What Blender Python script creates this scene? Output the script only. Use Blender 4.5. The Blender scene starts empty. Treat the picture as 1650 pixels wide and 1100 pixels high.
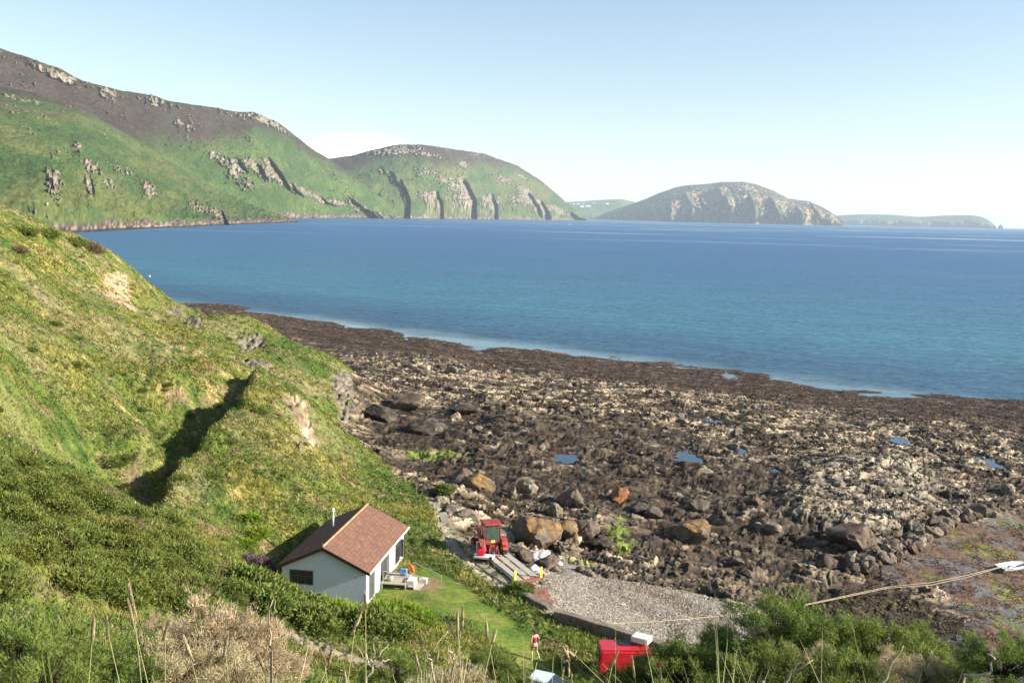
import bpy, bmesh, math, random, time
import numpy as np
from mathutils import Vector, Matrix
T0 = time.time()
sc = bpy.context.scene
COL = sc.collection
rad = math.radians

# ------------------------------------------------------------------ camera, sky, sun, exposure
F = 1604.; CZ = 30.
_th = math.atan(.0235); _p = math.atan(202.35/1604)
Fw = np.array([0, math.cos(_p), -math.sin(_p)]); _U0 = np.array([0, math.sin(_p), math.cos(_p)]); _R0 = np.array([1., 0, 0])
Rv = math.cos(_th)*_R0 + math.sin(_th)*_U0; Uv = -math.sin(_th)*_R0 + math.cos(_th)*_U0
def ray(x, y):
    d = F*Fw + (x-825)*Rv - (y-550)*Uv
    return d/math.hypot(d[0], d[1])
def az(x, y, z):            # point of the photo lying at height z
    d = ray(x, y); return np.array([0, 0, CZ]) + d*(z-CZ)/d[2]
def ad(x, y, D):            # point of the photo lying at ground distance D
    return np.array([0, 0, CZ]) + ray(x, y)*D
cam_d = bpy.data.cameras.new('camera'); cam = bpy.data.objects.new('camera', cam_d); COL.objects.link(cam)
cam_d.sensor_width = 36; cam_d.lens = F/1650*36; cam_d.clip_start = .1; cam_d.clip_end = 200000
cam.matrix_world = Matrix(((Rv[0], Uv[0], -Fw[0], 0), (Rv[1], Uv[1], -Fw[1], 0), (Rv[2], Uv[2], -Fw[2], CZ), (0, 0, 0, 1)))
sc.camera = cam

SUN_EL = rad(23); SUN_DIR = np.array([.985, -.17]); SUN_DIR = SUN_DIR/np.hypot(*SUN_DIR)
sd = Vector((SUN_DIR[0]*math.cos(SUN_EL), SUN_DIR[1]*math.cos(SUN_EL), math.sin(SUN_EL)))
W = bpy.data.worlds.new('World'); sc.world = W; W.use_nodes = True
nt = W.node_tree; nt.nodes.clear()
o_ = nt.nodes.new('ShaderNodeOutputWorld'); bg = nt.nodes.new('ShaderNodeBackground'); sky = nt.nodes.new('ShaderNodeTexSky')
sky.sky_type = 'NISHITA'; sky.sun_disc = False; sky.sun_elevation = SUN_EL; sky.sun_rotation = math.atan2(SUN_DIR[0], SUN_DIR[1])
sky.altitude = 0; sky.air_density = 1.0; sky.dust_density = .5; sky.ozone_density = 1.0
bg.inputs[1].default_value = .083
# one thin bank of cloud low over the hills, fixed to its own direction of the sky
tc = nt.nodes.new('ShaderNodeTexCoord'); sep = nt.nodes.new('ShaderNodeSeparateXYZ'); nt.links.new(tc.outputs['Generated'], sep.inputs[0])
def wm(op, a, b=None, c=None):
    n = nt.nodes.new('ShaderNodeMath'); n.operation = op
    for i, v in enumerate((a, b, c)):
        if v is None: continue
        if isinstance(v, (int, float)): n.inputs[i].default_value = v
        else: nt.links.new(v, n.inputs[i])
    return n.outputs[0]
_c = ray(575, 240); _el = _c[2]
ax_ = wm('DIVIDE', sep.outputs[0], sep.outputs[1]); el_ = wm('DIVIDE', sep.outputs[2], sep.outputs[1])
cn = nt.nodes.new('ShaderNodeTexNoise'); cn.inputs['Scale'].default_value = 3; cn.inputs['Detail'].default_value = 6
mp = nt.nodes.new('ShaderNodeMapping'); mp.inputs['Scale'].default_value = (6, 6, 30); nt.links.new(tc.outputs['Generated'], mp.inputs[0]); nt.links.new(mp.outputs[0], cn.inputs[0])
u_ = wm('DIVIDE', wm('SUBTRACT', ax_, _c[0]/_c[1]), .056)
v_ = wm('DIVIDE', wm('SUBTRACT', el_, .062), .017)
q_ = wm('SUBTRACT', 1.0, wm('ADD', wm('POWER', wm('ABSOLUTE', u_), 2.6), wm('POWER', wm('ABSOLUTE', v_), 2.2)))
q2 = wm('ADD', q_, wm('MULTIPLY', wm('SUBTRACT', cn.outputs[0], .5), 1.3))
mr = nt.nodes.new('ShaderNodeMapRange'); mr.interpolation_type = 'SMOOTHSTEP'; nt.links.new(q2, mr.inputs[0])
mr.inputs[1].default_value = .05; mr.inputs[2].default_value = .9; mr.inputs[4].default_value = .7
front = wm('GREATER_THAN', sep.outputs[1], 0.0)
cf = wm('MULTIPLY', mr.outputs[0], front)
mx = nt.nodes.new('ShaderNodeMix'); mx.data_type = 'RGBA'; nt.links.new(cf, mx.inputs[0]); nt.links.new(sky.outputs[0], mx.inputs[6]); mx.inputs[7].default_value = (14.0, 14.0, 14.2, 1)
nt.links.new(mx.outputs[2], bg.inputs[0]); nt.links.new(bg.outputs[0], o_.inputs[0])
sun_d = bpy.data.lights.new('sun', 'SUN'); sun = bpy.data.objects.new('sun', sun_d); COL.objects.link(sun)
sun_d.energy = 5.0; sun_d.angle = rad(.5); sun_d.color = (1, .93, .80)
sun.rotation_euler = sd.to_track_quat('Z', 'Y').to_euler()
sc.view_settings.view_transform = 'Standard'; sc.view_settings.look = 'None'; sc.view_settings.exposure = 1.2; sc.view_settings.gamma = 1
sc.cycles.max_bounces = 6; sc.cycles.diffuse_bounces = 3; sc.cycles.transparent_max_bounces = 12; sc.cycles.volume_bounces = 1
sc.cycles.use_denoising = True

# ------------------------------------------------------------------ noise
def _h(ix, iy, s):
    with np.errstate(over='ignore'):
        h = (ix.astype(np.uint32)*np.uint32(374761393) + iy.astype(np.uint32)*np.uint32(668265263) + np.uint32((s*1442695041) & 0xffffffff))
        h = (h ^ (h >> np.uint32(13)))*np.uint32(1274126177); h = (h ^ (h >> np.uint32(16)))*np.uint32(2246822519)
        h = h ^ (h >> np.uint32(15))
    return h
def _r(ix, iy, s): return _h(ix, iy, s).astype(np.float32)*np.float32(1/4294967296.)
def perlin(x, y, s=0):
    x = np.asarray(x, np.float32); y = np.asarray(y, np.float32)
    fx = np.floor(x); fy = np.floor(y); ix = fx.astype(np.int64) & 0xffffffff; iy = fy.astype(np.int64) & 0xffffffff
    dx = x-fx; dy = y-fy; u = dx*dx*dx*(dx*(dx*6-15)+10); v = dy*dy*dy*(dy*(dy*6-15)+10)
    def g(ox, oy):
        a = _r((ix+ox) & 0xffffffff, (iy+oy) & 0xffffffff, s)*np.float32(6.2831853); return np.cos(a)*(dx-ox)+np.sin(a)*(dy-oy)
    a = g(0, 0); b = g(1, 0); c = g(0, 1); d = g(1, 1)
    return 1.5*((a+(b-a)*u)*(1-v)+(c+(d-c)*u)*v)
def fbm(x, y, s=0, o=4, gain=.5):
    t = 0; a = 1.; f = 1.; n = 0
    for i in range(o): t = t+a*perlin(x*f+i*17.3, y*f-i*9.1, s+i); n += a; a *= gain; f *= 2.03
    return t/n
def cells(x, y, s=0):
    x = np.asarray(x, np.float32); y = np.asarray(y, np.float32)
    fx = np.floor(x); fy = np.floor(y); f1 = np.full(x.shape, 9., np.float32); f2 = f1.copy()
    rid = np.zeros_like(f1); cx = np.zeros_like(f1); cy = np.zeros_like(f1)
    for ox in (-1, 0, 1):
        for oy in (-1, 0, 1):
            ix = (fx+ox).astype(np.int64) & 0xffffffff; iy = (fy+oy).astype(np.int64) & 0xffffffff
            px_ = fx+ox+.1+.8*_r(ix, iy, s); py_ = fy+oy+.1+.8*_r(ix, iy, s+77)
            d = np.hypot(x-px_, y-py_); r = _r(ix, iy, s+155)
            m = d < f1; f2 = np.where(m, f1, np.minimum(f2, d)); f1 = np.where(m, d, f1)
            rid = np.where(m, r, rid); cx = np.where(m, x-px_, cx); cy = np.where(m, y-py_, cy)
    return f1, f2, rid, cx, cy
def sstep(a, b, x): t = np.clip((x-a)/(b-a), 0, 1); return t*t*(3-2*t)
def rockh(x, y, s, tilt=1.3, crack=.35):
    """blocky broken bedrock: tilted slabs with cracks between, about -1..1"""
    f1, f2, r, cx, cy = cells(x, y, s)
    a = r*40; t = (np.cos(a)*cx+np.sin(a)*cy)*tilt*(.3+np.modf(r*7.7)[0])
    return (r-.5)*1.1 + t*.7 - crack*np.exp(-((f2-f1)/.09)**2), np.modf(r*13.7)[0]
def inpoly(x, y, P):
    P = np.asarray(P); m = np.zeros(x.shape, bool)
    for i in range(len(P)):
        x0, y0 = P[i-1][:2]; x1, y1 = P[i][:2]
        if y0 == y1: continue
        c = ((y0 > y) != (y1 > y)) & (x < (x1-x0)*(y-y0)/(y1-y0)+x0); m ^= c
    return m
def segdist(x, y, P):
    d = np.full(x.shape, 1e9)
    for (a, b) in zip(P[:-1], P[1:]):
        ax, ay = a[0], a[1]; bx, by = b[0]-ax, b[1]-ay; L = bx*bx+by*by+1e-9
        t = np.clip(((x-ax)*bx+(y-ay)*by)/L, 0, 1); d = np.minimum(d, np.hypot(x-ax-t*bx, y-ay-t*by))
    return d
def sdist(x, y, P):         # positive inside
    d = segdist(x, y, list(P)+[P[0]]); return np.where(inpoly(x, y, P), d, -d)
def lin(r, g, b):
    f = lambda c: (c/255/12.92 if c/255 < .04045 else ((c/255+.055)/1.055)**2.4)
    return np.array([f(r), f(g), f(b)], np.float32)
def mixc(C, c, w): w = np.clip(w, 0, 1)[..., None]; return C*(1-w)+np.asarray(c, np.float32)*w

# ------------------------------------------------------------------ mesh helpers
def tag(o, label=None, cat=None, group=None, kind=None):
    if label: o['label'] = label
    if cat: o['category'] = cat
    if group: o['group'] = group
    if kind: o['kind'] = kind
    return o
def empty(name, loc, rz=0, label=None, cat=None, group=None):
    o = bpy.data.objects.new(name, None); COL.objects.link(o); o.location = [float(v) for v in loc]; o.rotation_euler = (0, 0, rz)
    return tag(o, label, cat, group)
def npmesh(name, V, Fc, mat=None, col=None, smooth=True, parent=None, nv=4):
    me = bpy.data.meshes.new(name); V = np.asarray(V, np.float32); Fc = np.asarray(Fc, np.int32)
    n = len(Fc); k = Fc.shape[1]
    me.vertices.add(len(V)); me.vertices.foreach_set('co', V.ravel())
    me.loops.add(n*k); me.loops.foreach_set('vertex_index', Fc.ravel())
    me.polygons.add(n); me.polygons.foreach_set('loop_start', np.arange(0, n*k, k, dtype=np.int32)); me.polygons.foreach_set('loop_total', np.full(n, k, np.int32))
    me.polygons.foreach_set('use_smooth', np.full(n, smooth, bool))
    me.update(calc_edges=True)
    if col is not None:
        a = me.color_attributes.new('Col', 'FLOAT_COLOR', 'POINT'); c = np.ones((len(V), 4), np.float32); c[:, :3] = col; a.data.foreach_set('color', c.ravel())
    if mat: me.materials.append(mat)
    o = bpy.data.objects.new(name, me); COL.objects.link(o)
    if parent: o.parent = parent
    return o
def gridfaces(nu, nv):
    i = np.arange(nu*nv).reshape(nv, nu); return np.stack([i[:-1, :-1], i[:-1, 1:], i[1:, 1:], i[1:, :-1]], -1).reshape(-1, 4)
def submesh(name, V, Fc, fm, mat, C):
    f = Fc[fm]; u, inv = np.unique(f.ravel(), return_inverse=True)
    return npmesh(name, V[u], inv.reshape(f.shape), mat, C[u])

def newmat(name):
    m = bpy.data.materials.new(name); m.use_nodes = True; t = m.node_tree; b = t.nodes['Principled BSDF']; return m, t, b
def colmat(name, rough=.9, scales=((3., .35),), bump=.0, bscale=8., spec=.3, sheen=0, sat=.0, trans=0, vstretch=1):
    """material whose colour is the surface's own mapped colour, broken up by fine procedural noise"""
    m, t, b = newmat(name); L = t.links
    at = t.nodes.new('ShaderNodeAttribute'); at.attribute_name = 'Col'; out = at.outputs['Color']
    geo = t.nodes.new('ShaderNodeNewGeometry')
    for sc_, amp in scales:
        n = t.nodes.new('ShaderNodeTexNoise'); n.inputs['Scale'].default_value = sc_; n.inputs['Detail'].default_value = 4; n.inputs['Roughness'].default_value = .65
        L.new(geo.outputs['Position'], n.inputs['Vector'])
        r = t.nodes.new('ShaderNodeMapRange'); L.new(n.outputs[0], r.inputs[0]); r.inputs[1].default_value = .25; r.inputs[2].default_value = .75; r.inputs[3].default_value = 1-amp; r.inputs[4].default_value = 1+amp
        x = t.nodes.new('ShaderNodeMix'); x.data_type = 'RGBA'; x.blend_type = 'MULTIPLY'; x.inputs[0].default_value = 1; x.clamp_result = False
        L.new(out, x.inputs[6]); L.new(r.outputs[0], x.inputs[7]); out = x.outputs[2]
    L.new(out, b.inputs['Base Color']); b.inputs['Roughness'].default_value = rough; b.inputs['Specular IOR Level'].default_value = spec
    if bump:
        n = t.nodes.new('ShaderNodeTexNoise'); n.inputs['Scale'].default_value = bscale; n.inputs['Detail'].default_value = 5; n.inputs['Roughness'].default_value = .7
        L.new(geo.outputs['Position'], n.inputs['Vector']); bp = t.nodes.new('ShaderNodeBump'); bp.inputs['Strength'].default_value = 1; bp.inputs['Distance'].default_value = bump
        L.new(n.outputs[0], bp.inputs['Height']); L.new(bp.outputs[0], b.inputs['Normal'])
    return m
def plain(name, c, rough=.6, metal=0, spec=.5, var=.12, vscale=6., bump=0, bscale=30., coat=0):
    m, t, b = newmat(name); L = t.links
    tc_ = t.nodes.new('ShaderNodeTexCoord'); n = t.nodes.new('ShaderNodeTexNoise'); n.inputs['Scale'].default_value = vscale; n.inputs['Detail'].default_value = 5
    L.new(tc_.outputs['Object'], n.inputs['Vector']); r = t.nodes.new('ShaderNodeMapRange'); L.new(n.outputs[0], r.inputs[0]); r.inputs[1].default_value = .3; r.inputs[2].default_value = .7; r.inputs[3].default_value = 1-var; r.inputs[4].default_value = 1+var
    x = t.nodes.new('ShaderNodeMix'); x.data_type = 'RGBA'; x.blend_type = 'MULTIPLY'; x.inputs[0].default_value = 1; x.inputs[6].default_value = (*c, 1); L.new(r.outputs[0], x.inputs[7])
    L.new(x.outputs[2], b.inputs['Base Color']); b.inputs['Roughness'].default_value = rough; b.inputs['Metallic'].default_value = metal; b.inputs['Specular IOR Level'].default_value = spec; b.inputs['Coat Weight'].default_value = coat
    if bump:
        n2 = t.nodes.new('ShaderNodeTexNoise'); n2.inputs['Scale'].default_value = bscale; n2.inputs['Detail'].default_value = 4; L.new(tc_.outputs['Object'], n2.inputs['Vector'])
        bp = t.nodes.new('ShaderNodeBump'); bp.inputs['Distance'].default_value = bump; L.new(n2.outputs[0], bp.inputs['Height']); L.new(bp.outputs[0], b.inputs['Normal'])
    return m
M_hill = colmat('hill_turf', .95, ((.02, .25), (.004, .15)), 0, spec=.1)
M_turf = colmat('turf', .95, ((2.5, .35), (11., .25)), .05, 9., spec=.15)
M_rock = colmat('shore_rock', .72, ((1.6, .3), (7., .4)), .07, 7., spec=.3)
M_shingle = colmat('shingle', .85, ((9., .45), (3., .15)), .06, 11., spec=.3)

# ------------------------------------------------------------------ terrain heights: surveyed points, thin-plate surface through them
CP = []
def Z(x, y, z): p = az(x, y, z); CP.append(tuple(p)); return p
def D(x, y, d): p = ad(x, y, d); CP.append(tuple(p)); return p
def W_(x, y, z): CP.append((x, y, z))
# grass / beach edge and the front
for a in [(545,712,3.6),(620,748,4.1),(680,785,4.4),(705,812,4.7),(735,865,5.0),(770,895,5.0),(785,905,5.0),(750,840,4.5),(830,880,4.4),(830,940,4.8),(865,960,4.5),(900,1010,4.7),(870,985,4.8),(1000,1030,4.2),(1070,1045,3.9)]: Z(*a)
for a in [(900,930,3.9),(1000,950,3.4),(1000,1000,3.6),(1100,980,3.0),(1100,1040,3.2),(1200,980,2.7)]: Z(*a)
for a in [(750,760,3.4),(850,740,2.8),(1000,760,2.5),(1200,800,2.3),(1300,850,2.1),(1400,780,2.3),(1500,830,1.8),(1600,880,1.0),(1550,950,1.1),(1450,1000,1.2),(1600,1020,1.2),(1300,950,1.7),(1640,780,1.8),(1600,700,1.7),(1400,680,1.8),(1200,650,1.6),(1000,625,1.6),(800,600,1.7),(650,570,1.7),(450,522,1.3),(350,510,1.6),(600,590,2.6),(700,650,3.0),(850,660,2.6),(1100,880,2.7),(1200,720,2.2),(900,840,3.6)]: Z(*a)
WE = [(285,489),(330,497),(400,505),(450,512),(500,517),(550,524),(600,531),(650,541),(700,547),(735,552),(760,566),(790,572),(815,562),(850,563),(900,570),(950,577),(1000,583),(1050,590),(1100,592),(1160,597),(1200,602),(1250,610),(1295,622),(1320,633),(1370,634),(1420,637),(1480,642),(1520,648),(1560,640),(1600,643),(1650,650),(1760,665),(1900,690)]
for (x, y) in WE[::2]:
    p = az(x, y, .1); CP.append(tuple(p))
    for k, z in ((1.12, -1.4), (1.4, -4), (1.9, -8)): CP.append((p[0]*k, p[1]*k, z))
# lawn and cottage shelf
for a in [(600,972,5.3),(650,930,5.3),(700,950,5.6),(760,990,5.4),(850,1045,5.1),(900,1070,5.0),(700,880,5.6),(680,850,5.6),(720,925,5.2),(985,1085,4.9),(800,980,5.1)]: Z(*a)
W_(-14.5,60.5,6.1); W_(-13,69,6.4); W_(-10.5,65,5.6); W_(-7.6,69.5,5.5); W_(-16.5,66,7.2); W_(-9.,59,5.3); W_(-12,58.7,6.2)
# hillside behind the cottage and the spur
for a in [(600,795,5.6),(560,790,6.6),(520,780,8.2),(470,825,8.4),(500,720,8.8),(440,725,10.4),(380,765,10.3),(330,835,9.6),(415,800,9.4),(560,740,6.2)]: Z(*a)
CREST = [(418,603,12.7),(400,640,12.6),(370,672,12.2),(345,697,11.9),(300,750,11.3),(275,790,10.8),(262,822,10.3)]
for a in CREST: Z(*a)
for a in [(450,612,12.6),(480,640,11.6)]: Z(*a)
for (x, y, z) in CREST[1:]:
    p = az(x, y, z); W_(p[0]-2.6, p[1]+1.2, z-2.7); W_(p[0]-.5, p[1]+.3, z-.15); W_(p[0]-4.6, p[1]+2.0, z-3.1)
for a in [(512,665,8.6),(505,730,7.4)]: Z(*a)
# far side mounds and cliffs
for a in [(490,558,150),(440,533,158),(540,578,146),(400,560,140),(430,585,128),(330,560,118),(350,540,140),(380,520,165),(540,640,128),(520,600,136),(300,497,262),(300,510,240),(330,527,205)]: D(*a)
for a in [(575,608,3.8),(610,655,3.1),(600,690,3.3),(560,690,4.2),(640,640,3.6),(680,690,3.4),(640,720,3.6)]: Z(*a)
for (x, y, d) in [(490,558,150),(440,533,158),(540,578,146)]:
    p = ad(x, y, d); W_(p[0]*1.09+5, p[1]*1.07, 2.6)
W_(ad(330,520,230)[0]+2, 236, 2.0); W_(ad(300,497,262)[0], 278, 1.8); W_(ad(290,492,262)[0]-8, 300, 1.0)
# left hillside
for a in [(-200,335,120),(0,343,150),(60,358,160),(120,384,175),(160,397,182),(180,418,190),(245,462,215),(280,488,240),(0,400,120),(0,500,95),(0,600,75),(0,700,61),(0,800,49),(0,900,38),(0,1000,26),(80,430,140),(100,550,95),(150,500,125),(150,600,97),(150,700,82),(200,760,74),(220,700,82),(250,600,106),(220,500,160),(250,540,135),(300,620,99),(300,680,90),(350,610,106)]: D(*a)
for a in [(120,384,175),(180,418,190),(245,462,215),(60,358,160)]:
    p = ad(*a); W_(p[0]*1.08, p[1]*1.13, p[2]-9); W_(p[0]*1.15, p[1]*1.3, max(p[2]-20, -1))
W_(-95,345,-5); W_(-120,350,-4); W_(-60,370,-8); W_(-200,300,20)
for a in [(200,447,172),(225,462,168),(250,484,180),(280,502,182),(300,518,174),(330,538,168),(250,474,196),(280,494,216),(120,402,160),(150,414,166),(180,432,174),(262,482,205),(300,506,215),(315,520,196)]: D(*a); W_(-240,200,50); W_(-160,120,42); W_(-90,60,36); W_(-40,20,30)
# near shoulder in front of the gully
for a in [(0,730,54),(150,775,57),(250,838,57),(330,882,53),(420,950,50),(450,985,48.5),(150,900,44),(300,950,44),(150,1000,31),(400,1060,39),(500,1045,43),(600,1085,41),(650,1010,50),(500,1000,50),(560,985,52.5),(800,1092,43)]: D(*a)
W_(0,-6,29.6); W_(0,0,28.3); W_(0,5,26.4); W_(0,12,23.4); W_(0,25,15.5); W_(0,35,11.2); W_(-8,8,25.8); W_(-20,20,21.5); W_(-14,30,16); W_(5,5,26.4); W_(5,12,23.0); W_(8,20,17.5); W_(10,30,9.5); W_(13,40,4.9); W_(22,40,2.5); W_(30,50,1.2); W_(25,12,21.5); W_(22,25,11); W_(35,28,6); W_(40,10,18); W_(60,40,1.0); W_(90,60,1); W_(-15,0,29); W_(0,47,5.6); W_(2,43,7.4); W_(20,50,2.6)
W_(130,110,1.5); W_(170,150,-1); W_(9,48,4.9); W_(14,51,3.8); W_(-4,41,9.8)
CPa = np.array(CP)
def tps_fit(P, lam=.02):
    n = len(P); S = 60.; X = P[:, :2]/S
    r2 = ((X[:, None]-X[None])**2).sum(-1); K = .5*r2*np.log(r2+1e-12)
    A = np.zeros((n+3, n+3)); A[:n, :n] = K+lam*1e-2*np.eye(n); A[:n, n] = 1; A[:n, n+1:] = X; A[n, :n] = 1; A[n+1:, :n] = X.T
    w = np.linalg.solve(A, np.r_[P[:, 2], 0, 0, 0])
    def f(x, y):
        x = np.asarray(x, float)/S; y = np.asarray(y, float)/S; z = w[n]+w[n+1]*x+w[n+2]*y
        for i in range(n):
            r = (x-X[i, 0])**2+(y-X[i, 1])**2; z = z+w[i]*.5*r*np.log(r+1e-12)
        return z
    return f
tps = tps_fit(CPa)
# land outline (grass side) in plan
def XY(*a): return tuple(az(*a)[:2])
LAND = [XY(285,490,1.), (ad(330,520,232)[0]+1, 228)] + [tuple(ad(350,530,190)[:2]+np.array([2,0])), tuple(ad(395,528,172)[:2]), tuple(ad(450,535,163)[:2]+np.array([3,0])), tuple(ad(500,556,156)[:2]+np.array([3,0])), tuple(ad(545,580,149)[:2]+np.array([2,0]))] + \
    [XY(582,640,4.), XY(560,690,4.), XY(545,712,3.6), XY(620,748,4.1), XY(680,785,4.4), XY(712,812,4.7), XY(735,850,5), XY(760,895,5.), XY(800,925,4.9), XY(855,962,4.8), XY(900,985,4.6), XY(960,1008,4.5), XY(1040,1033,4.2), XY(1085,1045,4.), (13.5,52), (18,47.5), (26,42), (34,37), (60,30), (110,20), (110,-30), (-300,-30), (-300,330), (-112,322), (-98,300)]
HW_A = az(590, 974, 5.5)[:2]; HW_B = az(651, 850, 7.655)[:2]
LAWN = [XY(652,928,5.3), XY(690,913,5.4), XY(725,922,5.4), XY(770,958,5.3), XY(830,998,5.2), XY(878,1045,5.1), XY(900,1085,5.0), (6,47.5), XY(830,1072,5.2), XY(790,1030,5.4), XY(735,1000,5.5), XY(690,990,5.5), XY(640,985,5.5), XY(600,975,5.4), XY(610,950,5.4)]
SHING = [XY(870,925,4.2), XY(905,905,4), XY(960,915,3.6), XY(1040,935,3.3), XY(1130,955,3.), XY(1190,985,2.7), XY(1235,1003,2.5), XY(1225,1040,2.6), (19,50), XY(1085,1055,3.9), XY(1000,1030,4.2), XY(900,985,4.5), XY(862,955,4.7)]
FLAT = [XY(1400,905,1.4), XY(1460,900,1.4), XY(1500,875,1.3), XY(1520,850,1.3), XY(1650,830,1.3), XY(1800,830,1.3), (100,60), (60,42), (35,44), (25,50), XY(1500,1062,1.4), XY(1570,1020,1.2), XY(1535,985,1.3), XY(1500,952,1.3), XY(1420,940,1.4)]
REEF = [XY(1280,985,2.), XY(1340,955,1.9), XY(1400,942,1.8), XY(1490,955,1.6), XY(1535,990,1.5), XY(1560,1020,1.4), XY(1500,1055,1.5), XY(1380,1045,1.7), XY(1290,1020,2)]
def heights(x, y, detail=True, base=None):
    z = tps(x, y) if base is None else base.copy()
    wx = x+1.6*perlin(x*.16, y*.16, 5)+.6*perlin(x*.6, y*.6, 6); wy = y+1.6*perlin(x*.16, y*.16, 8)+.6*perlin(x*.6, y*.6, 9)
    sl = sdist(wx, wy, LAND); land = sstep(-.4, .8, sl)
    lawn = sstep(-.6, .4, sdist(x+.4*perlin(x*.5, y*.5, 3), y+.4*perlin(x*.5, y*.5, 4), LAWN))
    shing = sstep(-1.2, 1.2, sdist(wx, wy, SHING))*(1-land); flat = sstep(-1.5, 1.5, sdist(wx, wy, FLAT))*(1-land)
    info = dict(sl=sl, land=land, lawn=lawn, shing=shing, flat=flat)
    # strata run across the shore: rotate and stretch
    a = rad(-24); xs = (x*math.cos(a)-y*math.sin(a)); ys = (x*math.sin(a)+y*math.cos(a))
    qx = xs+1.5*perlin(x*.3, y*.3, 21); qy = ys+1.5*perlin(x*.3, y*.3, 22)
    big, rb = rockh(qx/9, qy/5.0, 31); med, rm = rockh(qx/3.2, qy/1.9, 32); sml, rs = rockh(qx/1.2, qy/.75, 33)
    fin, rf = rockh(xs/.5, ys/.34, 34)
    lump = fbm(x/14, y/14, 40, 3)
    shore = (1-land)*(1-shing)*(1-flat*.92)
    beltw = sstep(-5, 5, sdist(x+3*fbm(x/7, y/7, 101, 2), y+5*fbm(x/7, y/7, 101, 2), BELT)); palew = sstep(-2.5, 2.5, sdist(x+2*fbm(x/5, y/5, 110, 2), y+3*fbm(x/5, y/5, 111, 2), PALE))
    info.update(beltw=beltw, palew=palew); beltw = np.maximum(beltw, .6*sstep(-2, 2, sdist(x, y, REEF)))
    edge = sstep(-.5, 1.2, z)                 # calmer next to and under the sea
    near_sea = 1-sstep(.6, 2.2, z)
    rgh = .35+.65*sstep(-.25, .3, fbm(x/22, y/22, 44, 2)+.1)
    a2 = rad(14); st = (x*math.sin(a2)+y*math.cos(a2))+2.2*fbm(x/16, y/16, 46, 3)*3+.25*fbm(x/2.5, y/2.5, 48, 2)
    saw = lambda q: (lambda f: np.where(f < .82, f/.82, (1-f)/.18)-.5)(q-np.floor(q))
    led = saw(st/4.6+.3*perlin(x/9, y/9, 47))*.55+saw(st/1.7+.3*perlin(x/4, y/4, 49))*.20
    d0 = big*.26*rgh+lump*.8+led*(.35+.5*rgh)+med*.20*rgh+beltw*.8*np.maximum(0, fbm(x/5.5, y/4.2, 112, 2)+.05)+palew*.9
    hs_t = .34; wv = .8*fbm(x/5, y/4, 115, 3); qq = d0/hs_t+wv; ff = qq-np.floor(qq); ter = hs_t*(np.floor(qq)+.85*sstep(.50, .86, ff)+.15*ff-wv); info['ff'] = ff
    dz = (d0*.45+ter*.55+sml*.17*(.6+.4*rgh)+fin*.085+beltw*(-.10*np.exp(-(fbm(x/2.6, y/2.2, 113, 3)/.05)**2)+.08*fbm(x/.9, y/.7, 114, 3)))*(.30+.70*edge)*(1-.45*near_sea)
    z = z+shore*dz
    z = z+(1-land)*sstep(2.0, .2, np.abs(z))*(.55*fbm(x/9, y/7, 55, 5)+.30*np.abs(fbm(st/2.2, x/14, 56, 3)))
    z = z+shing*(.05*fbm(x*1.4, y*1.4, 50, 3)+.12*fbm(x/4, y/4, 51, 2)) + flat*(.14*fbm(x/3, y/3, 52, 4)+.06*fbm(x*1.5, y*1.5, 53, 3))
    crl = [tuple(az(*c)[:2]) for c in CREST]; gp = crl+[(p[0]-5.2-.5*math.sin(i*1.3), p[1]+3.6) for i, p in enumerate(crl[::-1])]; gp = [(crl[0][0]+1.2, crl[0][1]+3)]+gp+[(crl[0][0]-2, crl[0][1]+7)]
    gx_ = x+.35*perlin(x*.5, y*.5, 57); inside = inpoly(gx_, y, gp); dc_ = segdist(gx_, y, crl); outer = segdist(gx_, y, gp[len(crl)+1:]+[gp[0]])
    z = z-np.where(inside, 1.25*sstep(0, 1.1, dc_)*sstep(0, 3.2, outer), 0)+.55*np.exp(-(dc_/1.1)**2)
    # turf: hummocks and tussocks
    tuss = np.abs(perlin(x*1.1, y*1.1, 60))*.5+np.abs(perlin(x*2.7, y*2.7, 61))*.28+perlin(x*5.5, y*5.5, 62)*.10
    hum = fbm(x/9, y/9, 63, 3)*.9+fbm(x/2.6, y/2.6, 64, 2)*.30
    hut = sstep(9.5, 5.5, np.hypot(x+11, y-64.5))
    tl = (1-lawn*.90)*(1-.75*hut)
    fade = sstep(0, 4, y*0+np.hypot(x, y))
    z = z+land*tl*(tuss*.55+hum*sstep(1, 7, sl)*(.35+.65*sstep(45, 80, y)))
    cl, _ = rockh(x/1.3, y/1.6, 66); info.update(big=big, led=led, med=med, sml=sml, rb=rb, rm=rm, rs=rs, rf=rf, fin=fin, lump=lump, tuss=tuss, hum=hum, cl=cl, near_sea=near_sea, wx=wx, wy=wy)
    return z, info
BELT = [XY(600,650,3.3), XY(700,648,3.1), XY(760,650,3), XY(900,672,2.6), XY(1060,680,2.4), XY(1180,735,2.2), XY(1290,770,2), XY(1290,850,2), XY(1340,900,2), XY(1400,925,1.8), XY(1400,1000,1.6), XY(1300,960,2), XY(1200,965,2.5), XY(1100,930,2.9), XY(1020,895,3.2), XY(960,830,3.2), XY(800,800,3.6), XY(690,775,4), XY(600,715,3.6)]
PALE = [XY(1250,790,2.2), XY(1330,750,2.1), XY(1450,735,2), XY(1530,790,1.9), XY(1510,840,1.8), XY(1420,880,1.9), XY(1330,860,2.), XY(1280,830,2.1)]
POOLS = [(1107, 737, 1.5, 1.8), (914, 738, 1.4, 1.3), (1190, 726, .9, .9), (1447, 707, 1.2, 1.0), (1592, 742, 1.3, 1.8), (1247, 758, .6, .8), (1150, 675, 1.5, .6), (640, 545, 3., .7), (1175, 605, 1.4, 1.2), (690, 572, 2, .6)]
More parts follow.
